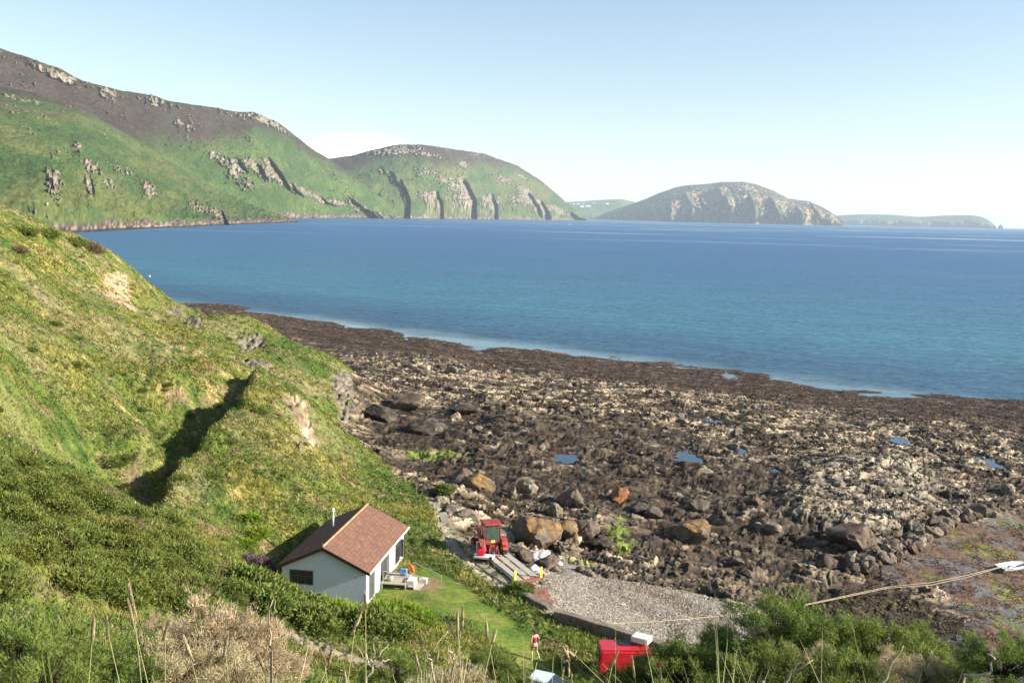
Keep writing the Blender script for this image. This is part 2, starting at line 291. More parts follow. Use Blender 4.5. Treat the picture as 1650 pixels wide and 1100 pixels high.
NU = 1420; gv = np.r_[np.geomspace(3, 38, 230)[:-1], np.geomspace(38, 335, 900)]; NV = len(gv); gu = np.linspace(-1, 1, NU)
KX, KC = .62, 10.
GX = (gu[None, :]*(KX*gv[:, None]+KC)); GY = np.repeat(gv[:, None], NU, 1)
# smooth base evaluated on a coarser lattice, then interpolated
cu = np.linspace(-1, 1, 266); cv = np.linspace(0, 1, 296)
cy_ = 2.5*(340/2.5)**cv; cX = cu[None, :]*(KX*cy_[:, None]+KC); cZ = tps(cX, np.repeat(cy_[:, None], 266, 1))
def base_at(x, y):
    v = np.log(np.maximum(y, 2.5)/2.5)/math.log(340/2.5)*295; u = (x/(KX*y+KC)+1)/2*265
    v = np.clip(v, 0, 294.999); u = np.clip(u, 0, 264.999); i = v.astype(int); j = u.astype(int); a = v-i; b = u-j
    return (cZ[i, j]*(1-b)+cZ[i, j+1]*b)*(1-a)+(cZ[i+1, j]*(1-b)+cZ[i+1, j+1]*b)*a
GZ, I = heights(GX, GY, base=base_at(GX, GY))
# rock pools: hollow the rock out a little and level it
POOLW = []
for (px_, py_, rx, ry) in POOLS:
    z0 = float(base_at(*az(px_, py_, 2.0)[:2])); p = az(px_, py_, z0); z0 = float(base_at(p[0], p[1])); p = az(px_, py_, z0)
    ex = GX-p[0]+1.5*fbm(GX*.5, GY*.35, 90, 4); ey = GY-p[1]+2.5*fbm(GX*.5, GY*.35, 91, 4); q = np.hypot(ex/rx, ey/(ry*2.2))
    w = sstep(1.5, .8, q); GZ = GZ*(1-w)+w*(z0-.35+.5*sstep(.6, 1.6, q)+.18*fbm(GX*.9, GY*.7, 92, 3)); POOLW.append((p[0], p[1], z0-.16, rx, ry*2.2))
def ground(x, y):
    """height of the finished ground by bilinear lookup"""
    x = np.atleast_1d(np.asarray(x, float)); y = np.atleast_1d(np.asarray(y, float))
    v = np.clip(np.interp(y, gv, np.arange(NV)), 0, NV-1.001); u = np.clip((x/(KX*y+KC)+1)/2*(NU-1), 0, NU-1.001)
    i = v.astype(int); j = u.astype(int); a = v-i; b = u-j
    return (GZ[i, j]*(1-b)+GZ[i, j+1]*b)*(1-a)+(GZ[i+1, j]*(1-b)+GZ[i+1, j+1]*b)*a
def gz(x, y): return float(ground(x, y)[0])
def on_px(px_, py_):
    """first ground point met along a line of sight"""
    d = ray(px_, py_); dd = np.linspace(8, 330, 3300); X_ = d[0]*dd; Y_ = d[1]*dd; Z_ = CZ+d[2]*dd; g_ = ground(X_, Y_); k = np.argmax(Z_ < g_); return X_[k], Y_[k], g_[k]
def HP(a, b_): return on_px(a, b_)[:2]
print('heights', time.time()-T0)

# ------------------------------------------------------------------ terrain colours (the material each spot is made of)
x, y, z = GX, GY, GZ
n1 = fbm(x/7, y/7, 101, 4); n2 = fbm(x/2, y/2, 102, 4); n3 = fbm(x/20, y/20, 103, 3); n4 = perlin(x*3, y*3, 104); n5 = fbm(x*.9, y*.9, 107, 3)
# turf
G_mid = np.array([.105, .130, .028]); G_yel = np.array([.215, .195, .050]); G_dark = np.array([.040, .075, .016]); G_straw = np.array([.34, .255, .115]); G_bright = np.array([.125, .168, .024])
C = np.zeros(x.shape+(3,), np.float32)+G_mid
C = mixc(C, G_yel, sstep(-.1, .45, n1+.3*n2)*.85)
C = mixc(C, G_dark, sstep(.05, .4, -n1*.8+.5*n5-.05))
C = mixc(C, G_straw, sstep(.18, .42, n2*.7+n3*.5+.1*n4)*.75)
C = mixc(C, G_bright, sstep(.1, .5, -n3+.3*n2)*.6)
C = mixc(C, np.array([.20, .13, .09]), sstep(.30, .42, fbm(x/3, y/3, 120, 3)+.05)*.6)
MOUND = [HP(432, 545), HP(470, 552), HP(505, 568), HP(535, 590), HP(538, 612), HP(500, 604), HP(460, 590), HP(436, 570)]
C = mixc(C, [.060, .100, .020], sstep(-2, 1, sdist(x+1.5*n2, y+3*n2, MOUND))*.8)
C = mixc(C, [.235, .195, .105], sstep(-.05, .35, fbm(x/12+4, y/12, 121, 4))*sstep(50, 75, y)*sstep(-12, -22, x)*.55)
# dark scrub on the near shoulder
sh = sstep(60, 52, y)*sstep(-4, -10, x+0*y)
C = mixc(C, G_dark*1.3, sh*sstep(-.05, .3, n2+n5*.6)*.6)
C = mixc(C, mixc(mixc(np.zeros_like(C)+np.array([.105, .165, .022]), [.165, .185, .040], sstep(-.1, .4, n2+.3*n1)), [.07, .12, .02], sstep(.05, .4, -n2+.4*n5)), I['lawn']*.85)
C = mixc(C, [.24, .17, .09], sstep(1.25, .8, np.hypot((x-az(688,940,5.5)[0])/1.05, (y-az(688,940,5.5)[1])/1.6)+.2*n4))     # bare patch by the steps
# path across the slope below the shrubs
PATH = [ad(455,1025,44)[:2], ad(490,1046,43)[:2], ad(560,1064,42)[:2], ad(640,1082,42)[:2], ad(760,1110,42)[:2]]
pw = sstep(1.05, .6, segdist(x, y, PATH)+.25*n4); C = mixc(C, [.23, .18, .13], pw*.9)
PATH2 = [HP(688, 788), HP(700, 808), HP(708, 828), HP(716, 850), HP(728, 876), HP(744, 900), HP(775, 924), HP(812, 948)]
pw2 = sstep(.62, .30, segdist(x, y, PATH2)+.12*n4); C = mixc(C, [.30, .25, .18], pw2*.9); pw = np.maximum(pw, pw2)
# bare earth scar on the headland, rock faces, cliffs
slope = np.hypot(np.gradient(z, axis=1)/np.gradient(x, axis=1), np.gradient(z, axis=0)/np.gradient(y, axis=0))
rockc = np.array([.22, .185, .145])+.0*x[..., None]; rockc = mixc(rockc, [.10, .085, .07], sstep(-.25, .3, I['cl']*.7+.8*n5)); rockc = rockc*(1+.5*perlin((x-y*.3)*3.2, z*.7+y*.3, 171)[..., None]); rockc = mixc(rockc, [.13, .14, .05], sstep(.1, .35, n2)*.6)
def patch(pts, warp=.8):
    return sdist(I['wx']*.5+x*.5, I['wy']*.5+y*.5, pts)
SCAR = [HP(176, 445), HP(192, 440), HP(204, 444), HP(206, 470), HP(216, 500), HP(190, 488), HP(168, 476), HP(168, 458)]
CLIFFS = [[HP(452, 642), HP(475, 636), HP(498, 655), HP(510, 690), HP(506, 735), HP(488, 735), HP(480, 690)]]
CLIFF2 = [[HP(530, 618), HP(556, 598), XY(605,630,3.5), XY(610,665,3.2), XY(560,700,4), HP(548, 655)], [HP(380, 577), HP(430, 583), HP(440, 592), HP(400, 590)], [HP(272, 497), HP(292, 500), HP(325, 530), HP(300, 522)], [HP(385, 545), HP(425, 540), HP(425, 565), HP(395, 570)]]
rw = sstep(-1.0, .8, patch(CLIFFS[0]))
for c in CLIFF2: rw = np.maximum(rw, sstep(-1.2, .6, patch(c)))
rw = np.maximum(rw, sstep(1.3, 2.0, slope)*sstep(60, 100, y)*.6*(1-sstep(9, 5, segdist(x, y, [tuple(az(*c)[:2]) for c in CREST]))))*(1-I['lawn'])
C = mixc(C, [.36, .29, .20], sstep(-.15, .15, patch(CLIFFS[0]))*.0)
lr = I['land'][..., None]; land_rock = np.clip(rw*1.6-.45+.8*n5, 0, 1)
rockc = mixc(rockc, rockc*[1.75, 1.55, 1.3], sstep(-1.5, .5, patch(CLIFFS[0])))
C = C*(1-land_rock[..., None])+rockc*land_rock[..., None]
C = mixc(C, [.42, .30, .20], sstep(-.6, .3, sdist(x+.6*n4, y+.6*n5, SCAR)))
GZ += (I['land']*land_rock*(I['cl']*.55+.25*perlin(x*2.2, y*1.1+z, 172))).astype(GZ.dtype)
# shore
S_lt = np.array([.44, .36, .255]); S_gr = np.array([.100, .082, .063]); S_dk = np.array([.035, .026, .019]); S_wd = np.array([.046, .027, .015])
S = np.zeros_like(C)+S_gr
S = mixc(S, S_lt, sstep(.15, .60, I['rm']*.30+I['rs']*.15+.55*n2+.75*I['led']+.2*I['sml']+.35*n1)*.9)
S = mixc(S, np.array([.40, .335, .25]), sstep(.25, .45, n1+.3*n3)*.35)
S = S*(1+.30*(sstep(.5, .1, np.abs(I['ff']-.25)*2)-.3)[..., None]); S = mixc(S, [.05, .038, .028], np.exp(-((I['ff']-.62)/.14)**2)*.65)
WB = [XY(a_, b_, 1.6) for a_, b_ in [(300,518),(400,532),(500,546),(600,560),(700,578),(800,590),(900,602),(1000,613),(1100,624),(1200,636),(1300,652),(1400,664),(1500,676),(1600,686),(1750,705)]]
far_ = WB+[(WB[-1][0]*1.6, WB[-1][1]*1.6), (WB[0][0]*1.6, WB[0][1]*1.6)]
mask_weed = np.maximum(sstep(-5, 4, sdist(x+4*n1+2*n2, y+9*n1+5*n2, far_)), sstep(.9, .5, z))
low = sstep(.10, -.22, I['led']*.7+I['med']*.3+I['sml']*.45+.2*I['big']+n3*.4+n2*.3)
S = mixc(S, S_wd, low*.9)
# dark belt of rock and wrack between the light ledges and the beach
belt = I['beltw']
S = mixc(S, mixc(np.zeros_like(S)+np.array([.42, .37, .29]), [.25, .22, .18], sstep(-.1, .3, n2+.6*n5)), I['palew']*.75*sstep(-.3, .1, I['led']+n2))
S = mixc(S, mixc(np.zeros_like(S)+np.array([.088, .066, .046]), [.034, .024, .015], sstep(-.1, .3, n5-.3*n2)), belt*(.72+.28*sstep(-.3, .3, n2+n1))*.95*(1-.75*sstep(.30, .6, I['led']+.5*n2+.3*n1)))
S = mixc(S, S_wd*.9, belt*sstep(.0, .3, n2-.4*I['med'])*.9)
S = S*np.array([1.06, 1.0, .90], np.float32)*(.66+.50*I['rs']+.30*(I['rf']-.3)+.25*I['rm'])[..., None]; S = mixc(S, [.42, .34, .24], belt*sstep(.84, .95, I['rs'])*sstep(-.05, .2, n2+n1)*.65)
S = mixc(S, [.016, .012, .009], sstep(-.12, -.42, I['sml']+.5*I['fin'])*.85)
reef = sstep(-1.2, .8, sdist(x+1.2*n2, y+2*n2, REEF)); S = mixc(S, [.042, .028, .017], reef*.92); S = mixc(S, [.16, .19, .025], reef*sstep(.22, .42, n5+.15*n1)*.7)
S = mixc(S, mixc(np.zeros_like(S)+S_wd, [.085, .045, .030], sstep(-.05, .35, n2+.5*n5)), mask_weed*(.70+.28*sstep(-.25, .1, n5-.6*I['sml'])))
S = mixc(S, [.022, .016, .012], mask_weed*sstep(.1, -.3, I['led']+.8*n5)*.8)
S = mixc(S, [.10, .085, .02], sstep(.33, .5, n5+.2*n1)*.4*(1-mask_weed))
for (px_, py_, rx, ry, zz) in [(700,733,5.5,3.4,3.4),(1000,868,1.3,4,3.3),(1005,845,.8,2.5,3.2),(950,905,2.2,.8,3.6),(830,622,3,2,2.2)]:
    p = az(px_, py_, zz); S = mixc(S, [.19, .25, .03], sstep(1.1, .4, np.hypot((x-p[0])/rx, (y-p[1])/ry))*sstep(.0, .2, n5+.12)*.95)
dk = mixc(np.zeros_like(S)+np.array([.40, .35, .28]), [.30, .28, .25], sstep(-.2, .2, n2))
tk = XY(905,900,4)
# shingle and its wrack lines
H = np.zeros_like(C)+np.array([.40, .36, .295]); H = mixc(H, [.25, .23, .21], sstep(0, .4, n5)); H = mixc(H, [.20, .18, .16], sstep(0, .35, fbm(x/5+3, y/2, 133, 3))*.5)
for P_, wd in (([XY(965,945,3.3), XY(1010,965,3.3), XY(1050,985,3.2), XY(1090,1010,3.1), XY(1110,1040,3.1)], .75), ([XY(1020,950,3.1), XY(1080,965,3), XY(1120,985,2.9), XY(1160,1010,2.8)], 1.2)):
    H = mixc(H, [.10, .045, .020], sstep(wd*1.3, wd*.3, segdist(x+.8*n5, y+.8*n2, P_)+.5*n4)*.9)
# tidal flat
Tf = np.zeros_like(C)+np.array([.135, .085, .055]); Tf = mixc(Tf, [.14, .125, .12], sstep(-.1, .25, fbm(x/5, y/3, 140, 4))); Tf = mixc(Tf, [.15, .06, .025], sstep(.05, .3, n5-.3*n1)*.8)
for (px_, py_, rx, ry) in [(1470,1010,4.5,1.6),(1640,1000,2.5,3),(1590,885,3.5,2),(1630,950,2,4),(1420,958,2,.8),(1520,862,5,1.2),(1650,845,4,1.2),(1500,928,1.4,.7),(1560,970,.8,1.2)]:
    p = az(px_, py_, 1.3); Tf = mixc(Tf, [.17, .20, .025], sstep(1.25, .3, np.hypot((x-p[0])/rx, (y-p[1])/ry))*sstep(-.05, .22, fbm(x*1.3, y*1.3, 145, 4)+.5*n5+.03)*.9)
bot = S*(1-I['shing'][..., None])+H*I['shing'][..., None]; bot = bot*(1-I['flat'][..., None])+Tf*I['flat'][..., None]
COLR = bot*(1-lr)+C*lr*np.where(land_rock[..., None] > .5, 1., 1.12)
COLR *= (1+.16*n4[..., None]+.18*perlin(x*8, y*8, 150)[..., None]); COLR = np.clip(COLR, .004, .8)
V = np.stack([GX, GY, GZ], -1).reshape(-1, 3); FC = gridfaces(NU, NV); CC = COLR.reshape(-1, 3)
cls = np.where(I['land'] > .5, np.where(I['lawn'] > .5, 1, np.where(pw > .6, 2, 0)), np.where(I['flat'] > .5, 5, np.where(I['shing'] > .5, 4, 3))).ravel()
fcls = cls[FC[:, 0]]
wet, wt, wb = newmat('wet_flat')
at = wt.nodes.new('ShaderNodeAttribute'); at.attribute_name = 'Col'; wt.links.new(at.outputs['Color'], wb.inputs['Base Color'])
ge = wt.nodes.new('ShaderNodeNewGeometry'); wn = wt.nodes.new('ShaderNodeTexNoise'); wn.inputs['Scale'].default_value = .5; wn.inputs['Detail'].default_value = 6; wn.inputs['Roughness'].default_value = .7; wt.links.new(ge.outputs['Position'], wn.inputs[0])
wr = wt.nodes.new('ShaderNodeMapRange'); wt.links.new(wn.outputs[0], wr.inputs[0]); wr.inputs[1].default_value = .45; wr.inputs[2].default_value = .58; wr.inputs[3].default_value = .9; wr.inputs[4].default_value = .22; wr.inputs[1].default_value = .50; wr.inputs[2].default_value = .64
wb.inputs['Specular IOR Level'].default_value = .35; wn2 = wt.nodes.new('ShaderNodeTexNoise'); wn2.inputs['Scale'].default_value = 5.; wn2.inputs['Detail'].default_value = 6; wt.links.new(ge.outputs['Position'], wn2.inputs[0]); wbp = wt.nodes.new('ShaderNodeBump'); wbp.inputs['Distance'].default_value = .05; wt.links.new(wn2.outputs[0], wbp.inputs['Height']); wt.links.new(wbp.outputs[0], wb.inputs['Normal']); wt.links.new(wr.outputs[0], wb.inputs['Roughness'])
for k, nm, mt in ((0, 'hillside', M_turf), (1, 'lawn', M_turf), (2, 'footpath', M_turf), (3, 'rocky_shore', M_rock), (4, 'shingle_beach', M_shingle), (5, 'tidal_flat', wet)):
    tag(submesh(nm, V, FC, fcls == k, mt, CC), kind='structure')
print('terrain', time.time()-T0)

# ------------------------------------------------------------------ sea
def ring_mesh(rs, n=160):
    V_ = []; F_ = []
    for r in rs:
        for k in range(n): a = 2*math.pi*k/n; V_.append((r*math.cos(a), r*math.sin(a)+150, 0))
    for i in range(len(rs)-1):
        for k in range(n): F_.append((i*n+k, i*n+(k+1) % n, (i+1)*n+(k+1) % n, (i+1)*n+k))
    return V_, F_
ms, t, b = newmat('sea_water'); L = t.links
ge = t.nodes.new('ShaderNodeNewGeometry'); sp = t.nodes.new('ShaderNodeSeparateXYZ'); L.new(ge.outputs['Position'], sp.inputs[0])
def nm_(op, a, b_=None):
    n = t.nodes.new('ShaderNodeMath'); n.operation = op
    for i, v in enumerate((a, b_)):
        if v is None: continue
        if isinstance(v, (int, float)): n.inputs[i].default_value = v
        else: L.new(v, n.inputs[i])
    return n.outputs[0]
def noise_(scale, vec_scale=(1, 1, 1), detail=4, rot=0):
    mpn = t.nodes.new('ShaderNodeMapping'); mpn.inputs['Scale'].default_value = vec_scale; mpn.inputs['Rotation'].default_value = (0, 0, rot); L.new(ge.outputs['Position'], mpn.inputs[0])
    n = t.nodes.new('ShaderNodeTexNoise'); n.inputs['Scale'].default_value = scale; n.inputs['Detail'].default_value = detail; L.new(mpn.outputs[0], n.inputs[0]); return n.outputs[0]
nb = noise_(.006, (1, 1.6, 1), 3)
sh_d = nm_('SUBTRACT', nm_('ADD', sp.outputs[1], nm_('MULTIPLY', sp.outputs[0], .80)), 228)      # metres out from the tide line
yy = nm_('ADD', nm_('ADD', sh_d, 150), nm_('MULTIPLY', nm_('MULTIPLY', nm_('SUBTRACT', nb, .5), 1.6), nm_('MAXIMUM', sh_d, 20)))
cr = t.nodes.new('ShaderNodeValToRGB'); lg = nm_('DIVIDE', nm_('LOGARITHM', nm_('MAXIMUM', yy, 60), 10), 5.0); L.new(lg, cr.inputs[0])
E_ = cr.color_ramp.elements; E_[0].position = math.log10(155)/5; E_[0].color = (.030, .085, .13, 1); E_[1].position = .9; E_[1].color = (.035, .12, .23, 1)
for d_, c_ in ((185, (.030, .09, .155, 1)), (250, (.040, .145, .205, 1)), (450, (.036, .120, .205, 1)), (1000, (.032, .105, .215, 1)), (4000, (.042, .125, .245, 1))):
    e = E_.new(math.log10(d_)/5); e.color = c_
w1 = noise_(.8, (1, 1.7, 1), 5, rad(20)); w2 = noise_(.10, (1, 2.0, 1), 5, rad(24)); w3 = noise_(.02, (1, 2.5, 1), 5, rad(15)); w4 = noise_(.45, (1, 1.5, 1), 5, rad(22))
hs_ = t.nodes.new('ShaderNodeHueSaturation'); L.new(cr.outputs[0], hs_.inputs['Color']); L.new(nm_('ADD', nm_('ADD', nm_('MULTIPLY', nm_('SUBTRACT', w4, .5), 2.2), nm_('MULTIPLY', nm_('SUBTRACT', w2, .5), .7)), nm_('ADD', nm_('MULTIPLY', nm_('SUBTRACT', w3, .5), .5), 1.0)), hs_.inputs['Value'])
L.new(hs_.outputs[0], b.inputs['Base Color']); b.inputs['IOR'].default_value = 1.33
calm = noise_(.0011, (1, 2.6, 1), 7, rad(14)); b.inputs['Specular IOR Level'].default_value = .5
def mr_(src, a0, a1, b0, b1):
    n = t.nodes.new('ShaderNodeMapRange'); L.new(src, n.inputs[0])
    for k_, v_2 in zip((1, 2, 3, 4), (a0, a1, b0, b1)): n.inputs[k_].default_value = v_2
    return n.outputs[0]
near_ = mr_(nm_('ADD', sh_d, nm_('MULTIPLY', nm_('SUBTRACT', noise_(.05, (1, 1, 1), 3), .5), 24)), 0, 17, 0, 1)
slick = nm_('MULTIPLY', mr_(calm, .54, .64, 0, 1), mr_(sh_d, 500, 1200, 0, 1))
L.new(nm_('SUBTRACT', nm_('ADD', nm_('MULTIPLY', near_, .36), .08), nm_('MULTIPLY', slick, .22)), b.inputs['Roughness'])
hh = nm_('ADD', nm_('MULTIPLY', w1, .35), nm_('MULTIPLY', w2, 1.1))
bp = t.nodes.new('ShaderNodeBump'); bp.inputs['Distance'].default_value = 1.0; L.new(hh, bp.inputs['Height'])
L.new(nm_('MULTIPLY', nm_('SUBTRACT', .75, nm_('MULTIPLY', slick, .55)), nm_('ADD', nm_('MULTIPLY', near_, .95), .03)), bp.inputs['Strength']); L.new(bp.outputs[0], b.inputs['Normal'])
v_, f_ = ring_mesh([2, 60, 120, 250, 500, 1000, 2000, 4000, 8000, 16000, 32000, 60000, 90000])
tag(npmesh('sea', v_, f_, ms), kind='structure')
# rock pools
mw, t2, b2 = newmat('pool_water'); b2.inputs['Base Color'].default_value = (.012, .03, .055, 1); b2.inputs['Roughness'].default_value = .05; b2.inputs['IOR'].default_value = 1.33; b2.inputs['Specular IOR Level'].default_value = 1.0
for (px_, py_, pz_, rx, ry) in POOLW:
    n = 28; V_ = [(px_, py_, pz_)]+[(px_+rx*1.25*math.cos(a)*(1+.15*math.sin(3*a)), py_+ry*1.25*math.sin(a), pz_) for a in [2*math.pi*k/n for k in range(n)]]
    tag(npmesh('pool_water', V_, [(0, 1+k, 1+(k+1) % n) for k in range(n)], mw), kind='structure')

# ------------------------------------------------------------------ far hills
def interp(cols, q, k): return np.interp(q, [c[0] for c in cols], [c[k] for c in cols])
def far_hill(name, cols, du, nv, seed, style, gul=.16, gl=420., back=.5, clefts=(), rocks=()):
    """cols: (photo column, foot distance, crest row, crest distance); clefts: (column, width, from, to, depth m); rocks: (column, height, half width, half height)"""
    p0, p1 = cols[0][0], cols[-1][0]; q = np.arange(p0, p1+du, du); nu = len(q)
    dirs = np.array([ray(a, 340+.0235*(a-380)) for a in q]); dirs = dirs[:, :2]/np.hypot(dirs[:, 0], dirs[:, 1])[:, None]
    df = interp(cols, q, 1); cr_ = interp(cols, q, 2); dc = interp(cols, q, 3)
    k = np.ones(9)/9; sm = lambda a_: np.convolve(np.pad(a_, 4, 'edge'), k, 'valid')
    df, dc = sm(df), sm(dc); cr_ = sm(cr_)
    zc = np.array([CZ+ray(a, c)[2]*d for a, c, d in zip(q, cr_, dc)]); zc = np.maximum(zc, 1)
    tf = np.r_[-.04, 0, .004, .010, np.linspace(.016, 1, nv)]; tb = np.linspace(1.05, 1.9, 14); tt = np.r_[tf, tb]
    Tt = np.repeat(tt[:, None], nu, 1); Q = np.repeat(q[None], len(tt), 0); foot = dirs*df[:, None]; s = np.r_[0, np.cumsum(np.hypot(*np.diff(foot, axis=0).T))]; S_ = np.repeat(s[None], len(tt), 0)
    up = np.clip(Tt, 0, 1); clf = style.get('cliff', .08)
    prof = clf*sstep(0, .05, up)+(1-clf)*(up**style.get('pw', .85))
    zz = zc[None]*prof; run = (dc-df)[None]*np.maximum(Tt, -.05)
    Lz = zz*1.1+run*.22                                            # way up the slope in metres, for the rock and turf pattern
    n_ = lambda a, s_, oc=4, st=1., gn=.5: fbm(S_/a, Lz/(a*st), seed+s_, oc, gn)
    g = n_(gl, 0, 4, 1.6); env = np.clip(Tt*14, 0, 1)*(1-sstep(.55, 1.0, up))
    run = run+env*g*gul*gl*3
    bt = n_(gl*.5, 21, 5, 2.2, .6); env2 = np.clip(Tt*60, 0, 1)*(1-sstep(.05, style.get('but', .22), up)); run = run+env2*bt*gl*style.get('bamp', .45)
    shade = np.zeros(Tt.shape, np.float32); bare = np.zeros(Tt.shape, np.float32)
    wq = Q+3.0*n_(gl*.25, 33, 3)+1.2*n_(gl*.07, 34, 3)
    for (pc, w, lo, hi, A) in clefts:
        vm = sstep(lo-.05, lo+.02, up)*(1-sstep(hi-.10, hi, up)); pcs = pc-(up-(lo+hi)/2)*style.get('lean', 40); d_ = (wq-pcs)/w
        sw = np.where(d_ < 0, sstep(-.10, 0, d_), np.clip(1-d_, 0, 1)); run = run-A*vm*sw+A*.35*vm*np.exp(-((d_+.22)/.15)**2)
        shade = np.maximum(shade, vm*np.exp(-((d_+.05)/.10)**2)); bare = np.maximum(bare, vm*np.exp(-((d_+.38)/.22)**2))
    rk = np.zeros(Tt.shape, np.float32)
    for (pc, u0, rx, ry) in rocks: rk = np.maximum(rk, np.exp(-((wq-pc)/rx)**2-((up-u0+.03*g)/ry)**2))
    spk = n_(gl*.055, 25, 4, .8, .65); fld = n_(gl*.45, 5, 4, .8)
    outc = sstep(.27, .43, spk*.85+fld*.45+style.get('out', 0)+rk*.62+bare*.75+.10*np.exp(-((Tt-.95)/.05)**2))*np.clip(Tt*30, 0, 1)
    relief = (n_(gl*.22, 6, 5, .8, .55)*.020+(outc+.3*rk)*n_(gl*.05, 7, 3, .7)*.03)*zc.max()
    zz = zz+relief*np.clip(Tt*20, 0, 1)*(1-.55*sstep(.94, 1, up))*np.where(Tt > 1, .3, 1); run = run-(outc*.05+style.get('bamp', .1)*.8*n_(gl*.12, 8, 4, 1., .6)*env2)*gl*np.clip(Tt*30, 0, 1)
    bk = np.clip((Tt-1)/.9, 0, 1); zz = np.where(Tt > 1, zc[None]*(1-back*bk**1.3)+relief*.1, zz)
    zz = np.where(Tt <= 0, -6+0*zz, zz); zz = np.where((Tt > 0) & (Tt < .01), np.minimum(zz, 5), zz)
    dist = df[None]+run; P = np.stack([dirs[None, :, 0]*dist, dirs[None, :, 1]*dist, zz], -1)
    m1 = n_(gl*1.1, 11, 4, .45); m2 = n_(gl*.2, 12, 4, .8); m3 = n_(gl*.045, 27, 3, .7, .6)
    Cc = np.zeros(Tt.shape+(3,), np.float32)+style['green']
    Cc = mixc(Cc, style['green2'], sstep(-.25, .35, m1+.3*m2)); Cc = mixc(Cc, style['scrub'], sstep(.15, .5, -m1+.6*m2)*.5)
    Cc = mixc(Cc, style['heath'], sstep(-.14, .14, up-interp(style['hb'], Q, 1)+.22*m1+.12*m2)*.95)
    Cc = mixc(Cc, style['green'], sstep(.15, .4, n_(gl*.35, 13, 3))*sstep(.6, .9, up)*.35)
    tone = np.clip(.78+1.0*n_(gl*.03, 14, 3, .8, .6), .35, 1.3)[..., None]*np.asarray(style['rock'], np.float32); Cc = Cc*(1-outc[..., None]*.92)+tone*outc[..., None]*.92
    Cc = mixc(Cc, np.asarray(style['scrub'])*.8, shade*.8)  # shade on the left-facing cleft sides painted in with dark scrub colour
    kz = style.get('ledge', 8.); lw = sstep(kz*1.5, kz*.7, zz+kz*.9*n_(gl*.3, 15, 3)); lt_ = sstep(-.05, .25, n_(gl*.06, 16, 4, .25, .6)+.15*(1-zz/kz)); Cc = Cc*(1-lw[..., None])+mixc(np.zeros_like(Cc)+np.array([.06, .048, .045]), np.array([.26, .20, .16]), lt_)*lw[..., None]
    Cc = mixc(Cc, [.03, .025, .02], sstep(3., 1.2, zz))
    Cc *= (1+.20*m2[..., None]+.60*m3[..., None]+.50*perlin(S_/(gl*.018), Lz/(gl*.018), seed+60)[..., None])
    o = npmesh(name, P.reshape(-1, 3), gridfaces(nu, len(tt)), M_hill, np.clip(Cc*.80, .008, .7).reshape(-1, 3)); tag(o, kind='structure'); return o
green = dict(green=[.055, .098, .030], green2=[.105, .122, .040], scrub=[.045, .065, .025], heath=[.052, .036, .032], rock=[.30, .255, .195])
A_ = [(-700,700,60,1500),(-300,900,90,1900),(-100,1000,118,2200),(0,1080,138,2350),(60,1120,150,2450),(130,1220,172,2550),(200,1400,212,2700),(250,1540,242,2780),(300,1680,275,2850),(350,1900,304,2900),(400,2150,328,2900),(450,2450,345,2800),(472,2650,353,2750),(480,2720,357.5,2730)]
far_hill('green_hill', A_, 1.2, 170, 200, dict(green, hb=[(-700,.75),(0,.80),(100,.88),(200,1.05),(480,1.3)], cliff=.05, pw=.95, out=-.07, ledge=9., bamp=.035), .04, 260, clefts=[(362,26,.02,.34,45),(150,18,.12,.28,15)], rocks=[(88,.16,12,.10),(128,.45,10,.05),(190,.36,24,.05),(150,.30,20,.05),(180,.22,10,.05),(240,.28,10,.10),(325,.22,25,.10),(50,.85,26,.04),(20,.88,20,.03)])
B_ = [(-700,1900,20,2700),(-300,2200,50,3000),(0,2600,75,3300),(50,2700,92,3400),(100,2800,110,3450),(140,2850,131,3500),(200,2950,146,3700),(250,3100,154,3850),(280,3200,164,3950),(330,3350,171,4100),(380,3500,180,4300),(410,3600,181,4400),(450,3800,198,4600),(500,4300,238,4900),(530,4600,256,5100),(580,5000,292,5300),(620,5300,322,5500),(640,5450,342,5560),(652,5560,353,5590)]
far_hill('moorland_hill', B_, 1.2, 170, 300, dict(green, green2=[.085, .125, .035], hb=[(-700,.3),(200,.40),(300,.50),(420,.72),(500,.85),(652,1.1)], cliff=.10, pw=.9, out=-.03, ledge=16., bamp=.05, lean=130), .05, 420, clefts=[(388,24,.30,.44,55),(420,24,.26,.42,70),(450,26,.22,.48,105),(476,22,.16,.30,65),(520,22,.12,.24,60),(592,16,-.1,.40,100),(612,12,-.1,.22,60)], rocks=[(95,.93,36,.05),(180,.90,14,.08),(255,.93,16,.10),(425,.93,34,.06),(345,.40,16,.05),(362,.35,14,.06),(376,.27,10,.05),(400,.36,10,.06),(436,.30,14,.09),(490,.20,26,.05),(400,.14,14,.05),(540,.16,20,.05),(575,.20,16,.14),(620,.10,16,.10),(290,.75,6,.04),(308,.70,5,.03)])
C_ = [(470,5000,268,6300),(530,5300,256,6500),(570,5400,250,6600),(600,5500,241,6700),(640,5650,233,6800),(680,6000,233,6900),(720,6500,239,7200),(780,7300,248,8200),(800,7600,256,8500),(830,8000,266,8900),(870,8700,291,9500),(900,9300,316,9900),(925,9900,338,10200),(940,10200,347,10350),(948,10400,352,10430)]
